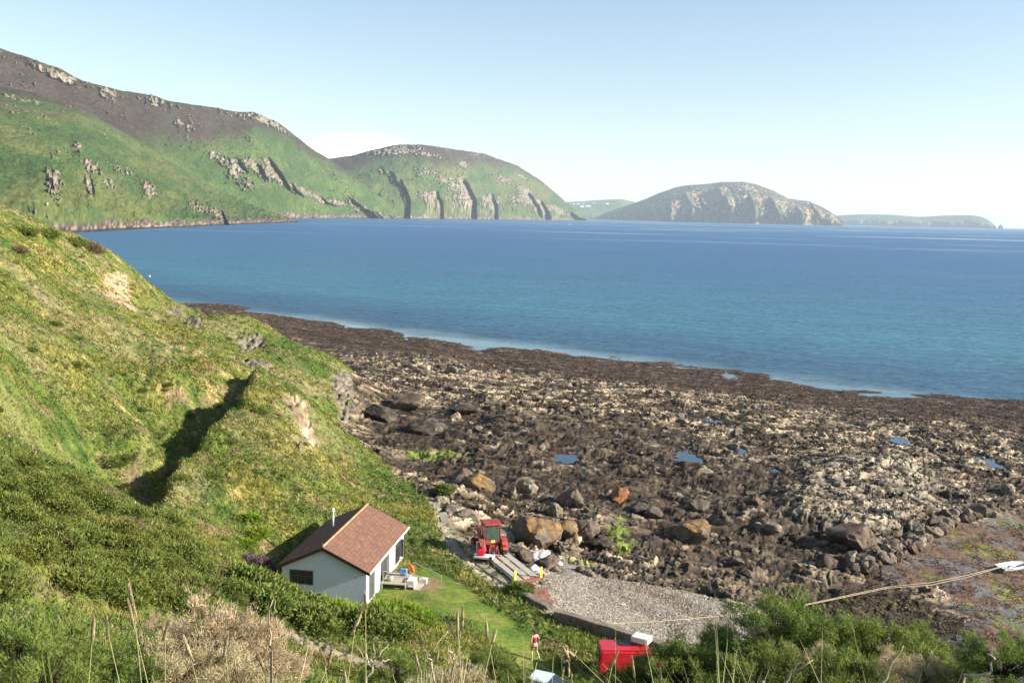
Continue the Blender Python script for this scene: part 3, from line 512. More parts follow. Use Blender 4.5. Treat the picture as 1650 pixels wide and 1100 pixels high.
far_hill('heather_hill', C_, 1.0, 120, 400, dict(green, green=[.065, .105, .035], hb=[(470,.5),(600,.68),(700,.62),(830,.85),(948,1.2)], cliff=.16, pw=.8, out=-.02, ledge=18., bamp=.07, but=.35, lean=55), .05, 560, clefts=[(616,14,.42,.58,50),(634,16,.24,.48,85),(656,16,-.1,.32,120),(762,22,-.1,.42,150),(800,16,-.1,.22,90),(862,20,.04,.42,140),(882,20,-.1,.32,190),(712,16,-.1,.2,80),(936,12,-.1,.5,260)], rocks=[(640,.86,34,.12),(690,.78,26,.07),(690,.44,14,.08),(712,.34,16,.12),(735,.24,20,.10),(745,.10,14,.12),(742,.34,8,.12),(815,.50,16,.09),(845,.40,18,.10),(840,.18,22,.14),(900,.2,26,.2),(690,.08,26,.06),(790,.08,30,.06),(745,.68,10,.08),(835,.74,12,.06)])
D_ = [(860,15500,334,16500),(900,15500,326.5,17000),(960,15500,322.5,17500),(1000,15500,320.5,17500),(1040,15500,330,17500),(1100,15500,345,17500)]
far_hill('farmland_hill', D_, 1.2, 40, 500, dict(green, green=[.09, .15, .05], green2=[.15, .19, .07], hb=[(860,1.5),(1100,1.5)], cliff=.02, pw=.9, out=-.5, ledge=5.), .02, 900)
E_c = [(955,15800,350.5,15900),(975,15200,343,15900),(1000,14600,334.5,15500),(1040,13500,320,15000),(1060,13200,311,14600),(1085,13000,302,14400),(1105,13000,298.5,14300),(1140,13000,296,14200),(1160,13000,293,14200),(1195,13000,293,14200),(1215,13000,297,14200),(1245,13000,308,14100),(1268,13000,320,14000),(1300,13100,324,14000),(1320,13200,332,13900),(1340,13300,343,13700),(1350,13400,351,13600),(1358,13500,359.5,13560)]
far_hill('island', E_c, .8, 110, 600, dict(green, green=[.095, .12, .05], green2=[.15, .13, .075], heath=[.15, .12, .085], rock=[.42, .32, .20], hb=[(955,.85),(1358,.8)], cliff=.22, pw=.7, out=.03, ledge=18., bamp=.35, but=.9, lean=25), .12, 700, back=.9, clefts=[(1108,22,.0,.62,260),(1078,16,-.1,.35,220),(1133,16,-.1,.42,220),(1160,18,.1,.80,300),(1172,14,-.1,.45,240),(1212,22,-.1,.48,320),(1245,20,.05,.62,260),(1290,16,-.1,.5,200),(1312,14,.2,.9,160)], rocks=[(1060,.3,22,.3),(1095,.2,18,.2),(1120,.6,20,.2),(1150,.3,14,.25),(1190,.2,16,.2),(1200,.75,22,.2),(1230,.3,14,.25),(1270,.4,20,.3),(1310,.3,18,.4),(1340,.4,16,.5),(1080,.8,24,.1)])
G_c = [(1340,20500,349,21300),(1350,20300,347,21300),(1385,20000,345,21200),(1440,20000,346,21200),(1475,20000,349,21200),(1492,20000,349,21200),(1520,20000,347,21200),(1560,20000,346.5,21100),(1580,20000,349,20900),(1592,20000,354,20700),(1600,20000,361,20300),(1605,20000,365.3,20100)]
far_hill('island', G_c, 1.0, 40, 700, dict(green, green=[.10, .13, .06], green2=[.15, .15, .08], hb=[(1340,1.3),(1605,1.3)], cliff=.3, pw=.6, out=.0, ledge=25.), .10, 900, back=.95)
G2 = [(1608,20200,366,20260),(1610,20200,362,20270),(1612,20200,360.5,20280),(1614,20200,362.5,20270),(1616,20200,366,20260)]
tag(far_hill('sea_stack', G2, .5, 12, 800, dict(green, hb=[(1600,2), (1700, 2)], cliff=.5, pw=.6, ledge=60.), 0, 900, back=.95), 'tiny rock stack standing off the end of the farthest island', 'rock')
print('hills', time.time()-T0)

# ------------------------------------------------------------------ haze
mh = bpy.data.materials.new('haze'); mh.use_nodes = True; t = mh.node_tree; t.nodes.remove(t.nodes['Principled BSDF'])
pv = t.nodes.new('ShaderNodeVolumePrincipled'); pv.inputs['Color'].default_value = (.80, .90, 1, 1); pv.inputs['Density'].default_value = 2.8e-5; pv.inputs['Anisotropy'].default_value = .0
t.links.new(pv.outputs[0], t.nodes['Material Output'].inputs['Volume'])
bx0, bx1, by0, by1, bz0, bz1 = -45000, 60000, -8000, 89000, -20, 900
Vb = [(a, b_, c) for a in (bx0, bx1) for b_ in (by0, by1) for c in (bz0, bz1)]
tag(npmesh('haze', Vb, [(0,1,3,2),(4,6,7,5),(0,4,5,1),(2,3,7,6),(0,2,6,4),(1,5,7,3)], mh, smooth=False), kind='stuff')
#--OBJECTS--
# ------------------------------------------------------------------ solid-shape helpers
class MB:
    def __init__(s): s.bm = bmesh.new()
    def box(s, c, d, rot=None, bev=0, taper=None):
        r = bmesh.ops.create_cube(s.bm, size=1); vs = r['verts']
        for v in vs:
            if taper and v.co.z > 0: v.co.x *= taper[0]; v.co.y *= taper[1]
            v.co = Vector((v.co.x*d[0], v.co.y*d[1], v.co.z*d[2]))
            if rot is not None: v.co = rot @ v.co
            v.co += Vector(c)
        if bev:
            es = list({e for v in vs for e in v.link_edges}); bmesh.ops.bevel(s.bm, geom=es, offset=bev, segments=2, affect='EDGES', profile=.6)
        return s
    def tube(s, a, b, r0, r1=None, n=8):
        a = Vector(a); b = Vector(b); r1 = r0 if r1 is None else r1; d = (b-a); q = d.to_track_quat('Z', 'Y')
        r = bmesh.ops.create_cone(s.bm, cap_ends=True, segments=n, radius1=r0, radius2=r1, depth=d.length)
        for v in r['verts']: v.co = (q @ v.co)+(a+b)/2
        return s
    def path(s, pts, r, n=6):
        pts = [Vector(p) for p in pts]; rings = []
        for i, p in enumerate(pts):
            d = (pts[min(i+1, len(pts)-1)]-pts[max(i-1, 0)]).normalized(); q = d.to_track_quat('Z', 'Y'); rr = r[i] if hasattr(r, '__len__') else r
            rings.append([s.bm.verts.new(p+q @ Vector((rr*math.cos(2*math.pi*k/n), rr*math.sin(2*math.pi*k/n), 0))) for k in range(n)])
        for A, B in zip(rings[:-1], rings[1:]):
            for k in range(n): s.bm.faces.new((A[k], A[(k+1) % n], B[(k+1) % n], B[k]))
        s.bm.faces.new(rings[0][::-1]); s.bm.faces.new(rings[-1]); return s
    def prism(s, poly, y0, y1, axis='y'):
        """closed outline in x,z carried from y0 to y1"""
        mk = (lambda a, b, c: (a, c, b)) if axis == 'y' else ((lambda a, b, c: (c, a, b)) if axis == 'x' else (lambda a, b, c: (a, b, c)))
        A = [s.bm.verts.new(mk(p[0], p[1], y0)) for p in poly]; B = [s.bm.verts.new(mk(p[0], p[1], y1)) for p in poly]; n = len(poly)
        s.bm.faces.new(A); s.bm.faces.new(B[::-1])
        for k in range(n): s.bm.faces.new((A[k], B[k], B[(k+1) % n], A[(k+1) % n]))
        return s
    def wheel(s, c, r_out, r_in, w, axis=(1, 0, 0), n=24, lug=0):
        c = Vector(c); q = Vector(axis).to_track_quat('Z', 'Y'); prof = [(r_in, -w*.42), (r_out*.93, -w*.5), (r_out, -w*.36), (r_out, w*.36), (r_out*.93, w*.5), (r_in, w*.42)]
        m = n*2 if lug else n; rings = []
        for k in range(m):
            a = 2*math.pi*k/m; g = lug if (lug and k % 2) else 0
            rings.append([s.bm.verts.new(c+q @ Vector(((r-(g if i in (2, 3) else 0))*math.cos(a), (r-(g if i in (2, 3) else 0))*math.sin(a), z_))) for i, (r, z_) in enumerate(prof)])
        for k in range(m):
            A, B = rings[k], rings[(k+1) % m]
            for i in range(len(prof)): s.bm.faces.new((A[i], B[i], B[(i+1) % len(prof)], A[(i+1) % len(prof)]))
        return s
    def build(s, name, mat, parent=None, smooth=False, rough=0, bev=0):
        if bev: bmesh.ops.recalc_face_normals(s.bm, faces=s.bm.faces[:]); bmesh.ops.bevel(s.bm, geom=s.bm.edges[:], offset=bev, segments=3, affect='EDGES', profile=.5)
        if rough:
            bmesh.ops.subdivide_edges(s.bm, edges=s.bm.edges[:], cuts=2, use_grid_fill=True)
            for v in s.bm.verts: v.co += Vector((random.uniform(-1, 1), random.uniform(-1, 1), random.uniform(-1, 1)))*rough
        bmesh.ops.recalc_face_normals(s.bm, faces=s.bm.faces[:])
        me = bpy.data.meshes.new(name); s.bm.to_mesh(me); s.bm.free(); me.materials.append(mat)
        for p in me.polygons: p.use_smooth = smooth
        o = bpy.data.objects.new(name, me); COL.objects.link(o)
        if parent: o.parent = parent
        return o
def dup(o, parent=None):
    c = o.copy(); COL.objects.link(c)
    if parent is not None: c.parent = parent
    for ch in [q for q in kids.get(o.name, [])]: dup(ch, c)
    return c
kids = {}
random.seed(4); rng = np.random.default_rng(7)
RZ = lambda a: Matrix.Rotation(a, 3, 'Z'); RX = lambda a: Matrix.Rotation(a, 3, 'X'); RY = lambda a: Matrix.Rotation(a, 3, 'Y')

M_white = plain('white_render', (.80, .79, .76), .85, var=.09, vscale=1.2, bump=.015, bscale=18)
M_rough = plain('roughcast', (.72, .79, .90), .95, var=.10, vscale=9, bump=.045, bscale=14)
M_dkwood = plain('dark_stained_wood', (.045, .026, .022), .6, var=.2)
M_frame = plain('window_frame_paint', (.10, .10, .10), .5, var=.05)
M_whitep = plain('white_paint', (.78, .77, .74), .5, var=.05)
M_glass = plain('window_glass', (.02, .028, .035), .06, spec=.8, var=0)
M_curtain = plain('net_curtain', (.55, .55, .48), .3, var=.15, vscale=3)
M_plank = plain('weathered_planks', (.42, .37, .31), .85, var=.2, vscale=4)
M_conc = plain('weathered_concrete', (.30, .255, .20), .9, var=.25, vscale=2, bump=.02, bscale=12)
M_wallst = plain('old_sea_wall', (.20, .155, .125), .95, var=.35, vscale=2.5, bump=.05, bscale=7)
M_tred = plain('tractor_red', (.30, .045, .035), .6, var=.45, vscale=5)
M_tyre = plain('tyre_rubber', (.025, .023, .021), .85, var=.2)
M_orange = plain('orange_rim', (.55, .13, .03), .5, var=.2)
M_vred = plain('van_red', (.52, .014, .028), .35, var=.15, vscale=2.5, coat=.25)
M_dark = plain('dark_metal', (.03, .03, .03), .5, metal=.4)
M_galv = plain('galvanised_steel', (.45, .45, .44), .45, metal=.6, var=.15)
M_yel = plain('yellow_paint', (.75, .68, .08), .5, var=.08)
M_rust = plain('rusty_red', (.30, .09, .06), .8, var=.3)
M_blue = plain('pale_blue_paint', (.24, .36, .62), .25, var=.05, coat=.5)
M_rope = plain('rope', (.52, .43, .28), .9, var=.1)
M_orangecl = plain('orange_cloth', (.80, .17, .03), .9, var=.1)
M_bluecl = plain('blue_cloth', (.20, .42, .72), .9, var=.1)

# roof tiles, procedural courses
M_roof, t, b = newmat('brown_roof_tiles'); L = t.links
tcn = t.nodes.new('ShaderNodeTexCoord'); br = t.nodes.new('ShaderNodeTexBrick'); mpn = t.nodes.new('ShaderNodeMapping'); L.new(tcn.outputs['Object'], mpn.inputs[0]); mpn.inputs['Rotation'].default_value = (0, 0, math.pi/2)
L.new(mpn.outputs[0], br.inputs[0]); br.inputs['Color1'].default_value = (.20, .093, .06, 1); br.inputs['Color2'].default_value = (.15, .075, .052, 1); br.inputs['Mortar'].default_value = (.12, .06, .042, 1)
br.inputs['Scale'].default_value = 1; br.inputs['Brick Width'].default_value = .30; br.inputs['Row Height'].default_value = .22; br.inputs['Mortar Size'].default_value = .012
nn = t.nodes.new('ShaderNodeTexNoise'); nn.inputs['Scale'].default_value = 2.2; nn.inputs['Detail'].default_value = 7; nn.inputs['Roughness'].default_value = .75; L.new(tcn.outputs['Object'], nn.inputs[0])
rm_ = t.nodes.new('ShaderNodeMapRange'); L.new(nn.outputs[0], rm_.inputs[0]); rm_.inputs[1].default_value = .52; rm_.inputs[2].default_value = .70; rm_.inputs[4].default_value = .75
mm = t.nodes.new('ShaderNodeMix'); mm.data_type = 'RGBA'; L.new(rm_.outputs[0], mm.inputs[0]); L.new(br.outputs[0], mm.inputs[6]); mm.inputs[7].default_value = (.34, .19, .085, 1)
L.new(mm.outputs[2], b.inputs['Base Color']); b.inputs['Roughness'].default_value = .9
bp = t.nodes.new('ShaderNodeBump'); bp.inputs['Distance'].default_value = .02; L.new(br.outputs['Fac'], bp.inputs['Height']); bp.invert = True; L.new(bp.outputs[0], b.inputs['Normal'])

# ------------------------------------------------------------------ cottage
HRZ = -math.atan2(HW_B[0]-HW_A[0], HW_B[1]-HW_A[1]); HZ = 5.05
Wc, Lc, EH, RH = 5.55, 9.1, 2.62, 3.92
cot = empty('cottage', (HW_A[0], HW_A[1], HZ), HRZ, 'white single-storey cottage with brown tiled roof standing on the green shelf above the beach', 'cottage')
g0 = -.9
# gable end walls (with the front one roughcast), left wall, right wall in two blocks with a porch recess between
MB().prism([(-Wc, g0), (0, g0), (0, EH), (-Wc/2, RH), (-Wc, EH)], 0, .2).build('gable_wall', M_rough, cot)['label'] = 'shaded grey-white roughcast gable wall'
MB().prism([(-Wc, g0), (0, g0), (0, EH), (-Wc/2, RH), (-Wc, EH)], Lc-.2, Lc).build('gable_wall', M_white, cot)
MB().box((-Wc+.1, Lc/2, (EH+g0)/2), (.2, Lc-.4-.006, EH-g0)).build('wall', M_white, cot)
MB().box((-.1, (.203+3.15)/2, (EH+g0)/2), (.2, 3.15-.203, EH-g0)).build('wall', M_white, cot)['label'] = 'sunlit white wall beside the porch'
MB().box((-.1, (5.35+Lc-.203)/2, (EH+.18)/2), (.2, Lc-.203-5.35, EH-.18)).box((-.13, (5.35+Lc-.203)/2, (g0+.17)/2), (.2, Lc-.203-5.35, .17-g0)).build('wall', M_white, cot)
MB().box((-1.1, 4.25, (EH+g0)/2), (.15, 2.2, EH-g0)).box((-.65, 3.08, (EH+g0)/2), (.88, .14, EH-g0)).box((-.65, 5.42, (EH+g0)/2), (.88, .14, EH-g0)).build('porch_wall', plain('porch_grey', (.42, .42, .42), .8), cot)  # porch walls a darker grey than the outer walls
# roof
ov = .28
sl_ = (RH-EH)/(Wc/2)
def roof_side(sgn):
    xe = -Wc/2+sgn*(Wc/2+ov); ze = EH-ov*sl_+.06; xr = -Wc/2; zr = RH+.06
    return [(xr, zr), (xe, ze), (xe, ze+.10), (xr, zr+.10)]
MB().prism(roof_side(1), -.25, Lc+.25).build('roof', M_roof, cot)['label'] = 'sunlit brown roof slope mottled with orange lichen'
rl = MB().prism(roof_side(-1), -.25, Lc+.25).build('roof', M_roof, cot); rl['label'] = 'shaded dark roof slope'
MB().path([(-Wc/2, -.27, RH+.19), (-Wc/2, Lc+.27, RH+.19)], .07, 8).build('ridge_tile', plain('ridge_tile', (.42, .22, .11), .85, var=.3, vscale=4), cot)
for yb in (-.30, Lc+.27):
    m = MB()
    for sgn in (1, -1):
        p = roof_side(sgn); m.prism([(p[0][0], p[0][1]-.12), (p[1][0], p[1][1]-.12), (p[2][0], p[2][1]), (p[3][0], p[3][1])], yb, yb+.045)
    m.build('bargeboard', M_dkwood, cot)
MB().box((ov+.045, Lc/2, EH-.03), (.07, Lc+.5, .10)).build('gutter', M_whitep, cot)
MB().tube((-.0+.06, Lc-.12, g0), (.06, Lc-.12, EH-.1), .04).build('downpipe', M_dark, cot)
MB().tube((-Wc/2, -.22, RH+.2), (-Wc/2, -.22, RH+.48), .035, .01).build('finial', M_rust, cot)
fl = MB().tube((-3.9, 5.0, 3.1), (-3.9, 5.0, 4.75), .08, n=12).build('chimney', M_galv, cot, True); MB().tube((-3.9, 5.0, 4.75), (-3.9, 5.0, 4.80),   .14, n=12).tube((-3.9, 5.0, 4.80), (-3.9, 5.0, 4.98), .11, .10, n=12).build('cowl', M_whitep, fl, True)
def window(c, w, h, axis, mull, name='window', pane=M_glass, trans=.72):
    """axis 'x': lies in a wall facing +x; 'y': in a wall facing -y"""
    fr = MB(); d_ = .06; fw = .06
    X = (lambda a, b_, e, f_, g_: fr.box((c[0]+g_, c[1]+a, c[2]+b_), (d_, e, f_))) if axis == 'x' else (lambda a, b_, e, f_, g_: fr.box((c[0]+a, c[1]-g_, c[2]+b_), (e, d_, f_)))
    X(0, h/2-fw/2, w, fw, .02); X(0, -h/2+fw/2, w, fw, .02); X(-w/2+fw/2, 0, fw, h-2*fw-.004, .02); X(w/2-fw/2, 0, fw, h-2*fw-.004, .02)
    for k in range(1, mull): X(-w/2+w*k/mull, 0, fw*.7, h-2*fw-.004, .018)
    if trans: X(0, -h/2+h*trans, w-2*fw, fw*.7, .012)
    o = fr.build(name, M_frame, cot)
    p = MB(); p.box((c[0]+(.006 if axis == 'x' else 0), c[1]-(.006 if axis == 'y' else 0), c[2]), (.02, w-.06, h-.06) if axis == 'x' else (w-.06, .02, h-.06)); p.build('pane', pane, o)
    return o
window((-4.25, 0, 2.62-.68), 1.55, .92, 'y', 3, trans=.6)
window((0, 1.15, 1.42), 1.15, 1.75, 'x', 3, pane=plain('lit_glass', (.10, .12, .10), .1, spec=.7))  # paler copy of the window glass, the light on it put into the colour
window((0, 7.30, 1.50), 1.15, 1.7, 'x', 3)
window((-1.0, 4.85, 1.55), .9, 1.5, 'x', 1, pane=M_curtain)
MB().box((-1.0, 3.85, .95), (.06, .95, 2.0)).build('door', M_dkwood, cot)
MB().box((.14, 8.0, 1.5), (.26, .04, 1.3)).build('shutter', M_frame, cot)['label'] = 'open dark casement standing out from the wall'
def CL(x_, y_, z_):   # cottage frame to world
    v = RZ(HRZ) @ Vector((x_, y_, z_)); return (HW_A[0]+v.x, HW_A[1]+v.y, HZ+v.z)
dk = empty('wooden_steps', CL(0, 4.2, .42), HRZ, 'bleached wooden landing and steps leading down from the cottage porch to the lawn', 'steps')
m = MB()
for k in range(9): m.box((.10+.19*k, -.1, .30), (.17, 2.1, .05))
m.build('landing', M_plank, dk)
for a in (.12, 1.7):
    for b_ in (-1.05, .85): MB().box((a, b_, -.35), (.1, .1, 1.24)).build('post', M_plank, dk)
for k in range(4):
    MB().box((2.05+.42*k, -.45-.10*k, .17-.13*k), (.44, 1.25, .05)).box((2.25+.42*k, -.45-.10*k, .09-.13*k), (.03, 1.2, .12)).build('step', M_plank, dk)
MB().box((1.95, -.35, .32), (.5, .9, .32)).box((2.6, .25, .18), (.5, .4, .34)).build('step_block', plain('pale_boards', (.62, .58, .52), .8), dk)
for (a, b_) in (((.2, -1.1, 1.15), (1.7, -1.1, 1.12)), ((1.7, .95, 1.15), (3.7, .75, .45)), ((1.7, .1, .75), (3.0, .3, .15))):
    MB().tube(a, b_, .025).tube(b_, (b_[0], b_[1], -.35), .022).tube(a, (a[0], a[1], .3), .022).build('handrail', M_galv, dk)
m = MB(); m.path([(1.55, .95, 1.20), (1.75, .95, .95), (1.85, .95, .55)], [.10, .16, .13], 8)
tag(m.build('towel', M_orangecl, smooth=True), 'orange towel hung on the handrail at the cottage steps', 'towel'); bpy.data.objects['towel'].matrix_world = Matrix.LocRotScale(CL(0, 4.2, .42), Matrix.Rotation(HRZ, 3, 'Z').to_quaternion(), (1, .45, 1))
m = MB(); m.box((1.15, .55, .55), (.45, .3, .45), bev=.06)
c_ = m.build('cool_box', M_bluecl); tag(c_, 'pale blue box on the landing under the orange towel', 'box'); c_.matrix_world = Matrix.LocRotScale(CL(0, 4.2, .42), Matrix.Rotation(HRZ, 3, 'Z').to_quaternion(), (1, 1, 1))
m = MB(); m.path([(.55, -.6, .33), (.55, -.6, .42), (.55, -.6, .58), (.55, -.6, .62)], [.16, .2, .22, .2], 12)
c_ = m.build('tub', plain('grey_tub', (.35, .33, .26), .7), smooth=True); tag(c_, 'grey plant tub on the landing by the cottage door', 'tub'); c_.matrix_world = Matrix.LocRotScale(CL(0, 4.2, .42), Matrix.Rotation(HRZ, 3, 'Z').to_quaternion(), (1, 1, 1))

# ------------------------------------------------------------------ front: path ledge, sea walls
def wall_strip(name, pts, w, h0, h1, mat, label, cat, group=None, seg=.5, jig=.03):
    """pts: (x, y, ztop); a rough wall of width w with its foot h0 below the top"""
    P = []; 
    for a, b_ in zip(pts[:-1], pts[1:]):
        n = max(1, int(math.dist(a[:2], b_[:2])/seg)); P += [tuple(a[i]+(b_[i]-a[i])*k/n for i in range(3)) for k in range(n)]
    P.append(pts[-1]); V_ = []; n = len(P)
    for i, p in enumerate(P):
        a = P[max(i-1, 0)]; b_ = P[min(i+1, n-1)]; dx, dy = b_[0]-a[0], b_[1]-a[1]; l = math.hypot(dx, dy); nx, ny = -dy/l, dx/l
        for (s_, zz) in ((-.5, -h0), (-.5, -.04), (-.44, 0), (-.15, .0), (.15, 0), (.44, 0), (.5, -.04), (.5, -h1)):
            j = lambda: random.uniform(-jig, jig)
            V_.append((p[0]+nx*w*s_+j(), p[1]+ny*w*s_+j(), p[2]+zz+j()*.6))
    F_ = [(i*8+k, i*8+k+1, (i+1)*8+k+1, (i+1)*8+k) for i in range(n-1) for k in range(7)]
    F_ += [(0, 1, 2, 7), (2, 3, 6, 7), (3, 4, 5, 6)]; e = (n-1)*8; F_ += [(e+7, e+2, e+1, e), (e+7, e+6, e+3, e+2), (e+6, e+5, e+4, e+3)]
    o = npmesh(name, V_, F_, mat, smooth=False); return tag(o, label, cat, group)
def azl(x_, y_, z_): return tuple(az(x_, y_, z_))
wall_strip('sea_wall', [azl(896, 982, 5.45), azl(930, 991, 5.4), azl(970, 1003, 5.3), azl(1010, 1016, 5.2), azl(1050, 1029, 5.1), azl(1085, 1041, 5.0), azl(1110, 1052, 4.9)], .55, 1.5, 1.8, M_wallst, 'long curved dark stone sea wall between the grass and the shingle', 'wall')
wall_strip('sea_wall', [azl(832, 945, 5.25), azl(860, 962, 5.25), azl(884, 974, 5.25), azl(890, 980, 5.2)], .6, 1.3, 1.6, M_wallst, 'short brown sea wall stub between the trailer and the curved wall', 'wall')
wall_strip('concrete_ledge', [azl(712, 825, 5.1), azl(724, 850, 5.15), azl(738, 872, 5.2), azl(757, 894, 5.25), azl(790, 918, 5.25), azl(826, 942, 5.2)], .75, .9, .9, M_conc, 'narrow concrete ledge running past the tractor along the top of the beach', 'ledge', seg=1.)

# ------------------------------------------------------------------ tractor
tp = az(789, 903, 5.05); tz_ = max(gz(tp[0], tp[1]), 4.7)
tr = empty('tractor', (tp[0], tp[1]+1.0, tz_), rad(17), 'red farm tractor with a cab, seen from behind on the slip above the rocks', 'tractor')
def tp_(m, n, mat, par=tr, sm=False): return m.build(n, mat, par, sm)
tp_(MB().box((0, -.1, .85), (.5, 1.3, .5), bev=.05).box((0, 1.5, .95), (.45, 2.0, .4), bev=.04), 'chassis', M_tred)
tp_(MB().prism([(.35, 1.0), (2.6, 1.0), (2.65, 1.15), (2.6, 1.55), (.35, 1.72)], -.33, .33, 'x'), 'bonnet', M_tred)
tp_(MB().box((0, 2.66, 1.25), (.5, .05, .45)), 'grille', M_dark)
m = MB()
for sx in (-1, 1):
    for (a, b_) in (((sx*.62, -.62, 1.25), (sx*.56, -.52, 2.52)), ((sx*.62, .62, 1.15), (sx*.55, .50, 2.52)), ((sx*.62, -.0, 1.3), (sx*.56, 0, 2.52))): m.tube(a, b_, .045, n=6)
m.box((0, -.64, 1.32), (1.3, .07, .30)).box((0, .62, 1.35), (1.2, .06, .3))
for sx in (-1, 1): m.box((sx*.63, 0, 1.30), (.05, 1.2, .3))
cab = tp_(m, 'cab', M_tred)
tp_(MB().box((0, -.02, 2.60), (1.32, 1.35, .15), bev=.05), 'cab_roof', M_tred)
MB().box((0, -.585, 1.98), (1.02, .02, .98), RX(-.08)).build('rear_window', plain('cab_glass', (.05, .08, .07), .08, spec=1, var=.4), cab)
for sx in (-1, 1): MB().box((sx*.585, .0, 1.95), (.02, 1.0, 1.0)).build('side_window', M_glass, cab)
MB().box((0, .56, 1.95), (1.0, .02, .98)).build('windscreen', M_glass, cab)
for sx in (-1, 1):
    m = MB()
    for k in range(8):
        a = rad(20+22*(k+.5)-22); m.box((sx*.84, -.35+.83*math.cos(a), .74+.83*math.sin(a)), (.42, .34, .05), RX(a-math.pi/2), .01)
    m.box((sx*.63, -.35, 1.2), (.04, 1.2, .35)); tp_(m, 'mudguard', M_tred)
    MB().box((sx*.86, -1.17, 1.15), (.16, .05, .16)).build('tail_light', plain('red_lens', (.6, .03, .03), .2), tr)
    w = empty('rear_wheel', (sx*.86, -.35, .74)); w.parent = tr
    MB().wheel((0, 0, 0), .74, .42, .36, lug=.045, n=20).build('tyre', M_tyre, w); MB().wheel((0, 0, 0), .42, .07, .22, n=20).build('rim', M_orange, w)
    w = empty('front_wheel', (sx*.72, 2.05, .42)); w.parent = tr
    MB().wheel((0, 0, 0), .42, .22, .22, lug=.02, n=16).build('tyre', M_tyre, w); MB().wheel((0, 0, 0), .22, .05, .14, n=16).build('rim', M_orange, w)
tp_(MB().box((0, -1.24 + .55, 1.37), (.30, .03, .16)), 'plate', M_yel)
tp_(MB().tube((-.3, -.7, .75), (-.38, -1.35, .45), .035).tube((.3, -.7, .75), (.38, -1.35, .45), .035).tube((0, -.7, 1.05), (0, -1.1, .95), .03).tube((-.3, -.9, 1.1), (-.35, -1.15, .5), .025).tube((.3, -.9, 1.1), (.35, -1.15, .5), .025), 'lift_arm', M_tred)
tp_(MB().box((0, -1.35, .38), (.9, .09, .09)).box((.1, -1.05, .3), (.12, .7, .06)), 'drawbar', M_tred)
tp_(MB().tube((.18, 1.7, 1.6), (.18, 1.7, 2.3), .035), 'exhaust', M_dark)
tp_(MB().box((0, -.2, 1.25), (.45, .4, .12)).box((0, -.42, 1.5), (.45, .1, .45)), 'seat', M_dark)

# ------------------------------------------------------------------ cart with the red can
cp = az(776, 907, 5.1); ct = empty('hand_cart', (cp[0], cp[1], gz(cp[0], cp[1])+.02), rad(-12), 'small white hand cart with an upright frame standing behind the tractor', 'cart')
MB().box((.15, 0, .42), (1.5, .75, .16), bev=.03).build('platform', M_whitep, ct)
MB().box((-.42, .1, .95), (.06, .06, .95)).box((.12, .1, .95), (.06, .06, .95)).box((-.15, .1, 1.4), (.48, .06, .07)).build('frame', M_galv, ct)
for sx in (-.55, .75): MB().wheel((sx, -.3, .27), .27, .1, .16, (1, 0, 0), 16).build('wheel', M_tyre, ct)
rc = MB().box((0, 0, .22), (.55, .38, .40), bev=.08).box((0, 0, .45), (.25, .1, .08)).build('fuel_can', plain('can_red', (.65, .02, .06), .4), None); rc.location = (cp[0]-.05, cp[1]-.1, ct.location.z+.51); tag(rc, 'bright red fuel can lying on the white hand cart', 'can')

# ------------------------------------------------------------------ boat trailer
a_ = az(798, 893, 5.3); b_ = az(850, 938, 5.15); dv = Vector(b_-a_); ang = math.atan2(dv.y, dv.x); Lt = 5.6
tl = empty('boat_trailer', a_, ang, 'long grey planked boat trailer with yellow end boards, parked behind the tractor', 'trailer'); tl.location.z = 5.0
for k, yy_ in enumerate((-.62, 0, .62)): MB().box((Lt/2, yy_, .42), (Lt-.2*k, .44, .06)).build('plank', M_plank, tl)
MB().box((Lt/2, -.92, .34), (Lt, .08, .12)).box((Lt/2, .92, .34), (Lt, .08, .12)).box((.1, 0, .34), (.1, 1.75, .1)).box((Lt/2, 0, .32), (.1, 1.75, .08)).build('frame', M_galv, tl)
MB().box((Lt+.05, 0, .34), (.14, 2.0, .16)).build('tail_beam', M_rust, tl)
MB().tube((.1, 0, .34), (-1.3, .1, .40), .05).build('tow_bar', M_galv, tl)
for sy in (-1, 1):
    MB().wheel((3.4, sy*1.08, .18), .30, .12, .18, (0, 1, 0), 18).build('wheel', M_tyre, tl)
    MB().box((Lt+.05, sy*.98, .78), (.10, .16, .75)).build('marker_board', M_yel, tl)
MB().tube((1.8, -.9, .4), (1.8, -.9, 1.2), .035).build('post', M_galv, tl)
sp_ = az(868, 958, 4.8); m = MB()
for k in range(3): m.box((0+.10*k, -.35*k, .30-.28*k), (1.1, .35, .5))
bs = m.build('brick_steps', plain('red_brick', (.24, .12, .085), .95, var=.5, vscale=4, bump=.04, bscale=9), rough=.015); bs.location = (sp_[0], sp_[1], gz(sp_[0], sp_[1])+.1); bs.rotation_euler.z = .3; tag(bs, 'crumbling red brick steps at the beach end of the trailer', 'steps')

